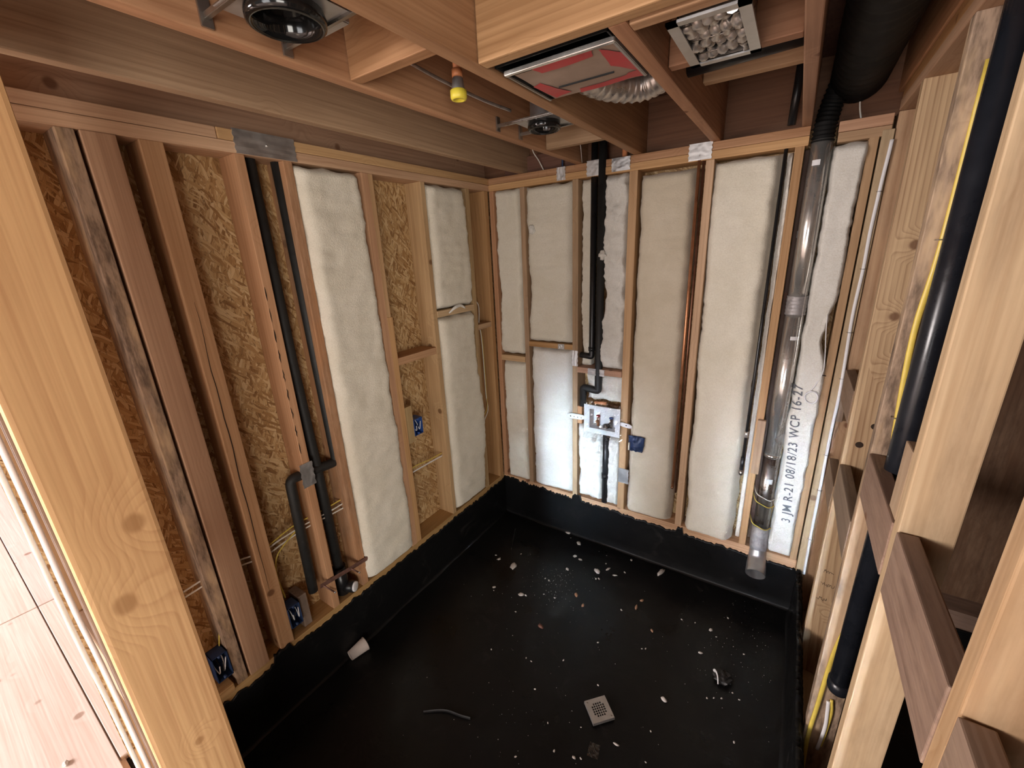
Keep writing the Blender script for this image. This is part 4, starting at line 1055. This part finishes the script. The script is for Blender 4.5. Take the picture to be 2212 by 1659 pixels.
UNIQ = {0: 'fluffy white insulation scrap at the foot of the back wall', 1: 'white fluffy scrap on the floor in front of the shiny membrane patch', 3: 'small white curl between the fluffy scraps and the floor middle',
        5: 'white pointed plaster chip in front of the back wall', 6: 'largest white plaster lump on the black floor, toward the left', 7: 'round white crumb just left of the largest plaster lump',
        9: 'flat pale wood chip in the debris before the back wall', 11: 'slim pale splinter beside the flat pale wood chip', 12: 'pale splinter chip right of the slim splinter',
        15: 'long oval pale chip close to the back membrane', 16: 'white curled scrap in the middle of the floor debris', 22: 'tan wood chip in the middle of the floor debris',
        23: 'reddish wood crumb in the middle of the floor debris', 27: 'reddish flat wood chip right of the debris middle', 34: 'small shiny white crumb pair right of the drain', 46: 'slim white sliver right below the drain'}
WOODY = {9, 11, 12, 22, 23, 27, 28, 63, 64}
for i, (x, y, s) in enumerate(CH):
    r = s*.42
    mt = 'woodchip' if i in (22, 23, 27, 28, 63, 64) else ('insul_w' if i in (0, 1) else 'chip')
    if i == 63: mt = 'rust'
    sc = (1.25, .8, .55)
    if i in (11, 12, 15, 27, 46): sc = (1.4, .5, .35)
    o = lumpball('floor_chip', (0, 0, 0), r, mt, i*1.7, .45, 2 if s > .02 else 1, sc)
    o.location = (x, y, max(-.004, r*sc[2]*.6-.010)); o.rotation_euler.z = i*2.39
    if i in UNIQ: tag(o, UNIQ[i], 'debris', 'debris on the black floor')
    elif i in (28, 63, 64): tag(o, {28: 'small brown wood crumb behind the reddish flat chip', 63: 'rusty brown smudge-like crumb left of the floor middle', 64: 'brown wood crumb alone on the right half of the floor'}[i], 'debris', 'debris on the black floor')
    else: tag(o, 'tiny pale plaster crumb scattered on the black floor', 'debris', 'tiny crumbs on the black floor')
# countless specks: one object
rs = random.Random(11); V = []; F = []
for cx, cy, sd, n in ((.72, -.48, .10, 110), (.60, -.62, .18, 60), (1.80, -.22, .09, 60), (1.0, -1.2, .3, 30), (1.35, -.7, .45, 50), (.9, -1.35, .12, 30), (1.72, -.5, .14, 40)):
    for _ in range(n):
        x = rs.gauss(cx, sd); y = rs.gauss(cy, sd); r = rs.uniform(.0006, .0020)
        if not (.07 < x < 1.92 and -2.1 < y < -.06): continue
        z = -.008; b = len(V)
        for dx, dy, dz in ((-1, -.6, 0), (1, -.7, 0), (.2, 1, 0), (0, 0, 1.1)): V.append((x+dx*r*rs.uniform(.6, 1.3), y+dy*r*rs.uniform(.6, 1.3), z+.003+dz*r))
        F += [(b, b+1, b+3), (b+1, b+2, b+3), (b+2, b, b+3)]
tag(link('floor_dust', data_mesh('floor_dust', V, F), 'chip'), 'pale dust and specks strewn over the black floor', 'dust', None, 'stuff')
# specks on the hall floor
for i, (x, y) in enumerate(((-1.5, -2.62), (-1.05, -2.60), (-.30, -2.50))):
    o = lumpball('plaster_crumb', (0, 0, 0), .012, 'chip', 40+i, .4, 1, (1.3, .8, .5)); o.location = (x, y, .283)
    tag(o, 'small white crumb on the bright plywood floor', 'debris', 'crumbs on the bright hall floor')
# pencil scribble on the right wall stud
t = None
for (x0, z0, n) in ((2.030, .62, 4), (2.032, .55, 5), (2.026, .47, 4)):
    pts = []
    rw = random.Random(int(z0*100))
    for k in range(n*4): pts.append((x0+.0026*k+rw.uniform(-.0015, .0015), -.4212, z0+rw.uniform(-.011, .011)))
    V, F = tube_data(spline(pts, 3), .0007, 4, True)
    st = [o for o in wr.children if abs(o.matrix_basis.translation.y+.40) < .01 and o.name.startswith('stud')][0]
    o = bpy.data.objects.new('pencil_mark', data_mesh('pencil_mark', V, F)); C.objects.link(o); o.data.materials.append(M['pencil'])
    o.parent = st; o.matrix_parent_inverse = (Matrix.Translation(st.matrix_basis.translation)).inverted()
# drilled holes and knots holes on the right wall stud with a cable hole
st = [o for o in wr.children if abs(o.matrix_basis.translation.y+.40) < .01 and o.name.startswith('stud')][0]
for (x, z, r) in ((2.055, 1.245, .013), (2.03, 1.02, .012), (2.088, 1.33, .012)):
    V = [(x+r*math.cos(a*math.pi/9), -.4206, z+r*math.sin(a*math.pi/9)) for a in range(18)]
    o = bpy.data.objects.new('drilled_hole', data_mesh('drilled_hole', V, [tuple(range(18))])); C.objects.link(o); o.data.materials.append(M['ring'])
    o.parent = st; o.matrix_parent_inverse = (Matrix.Translation(st.matrix_basis.translation)).inverted()
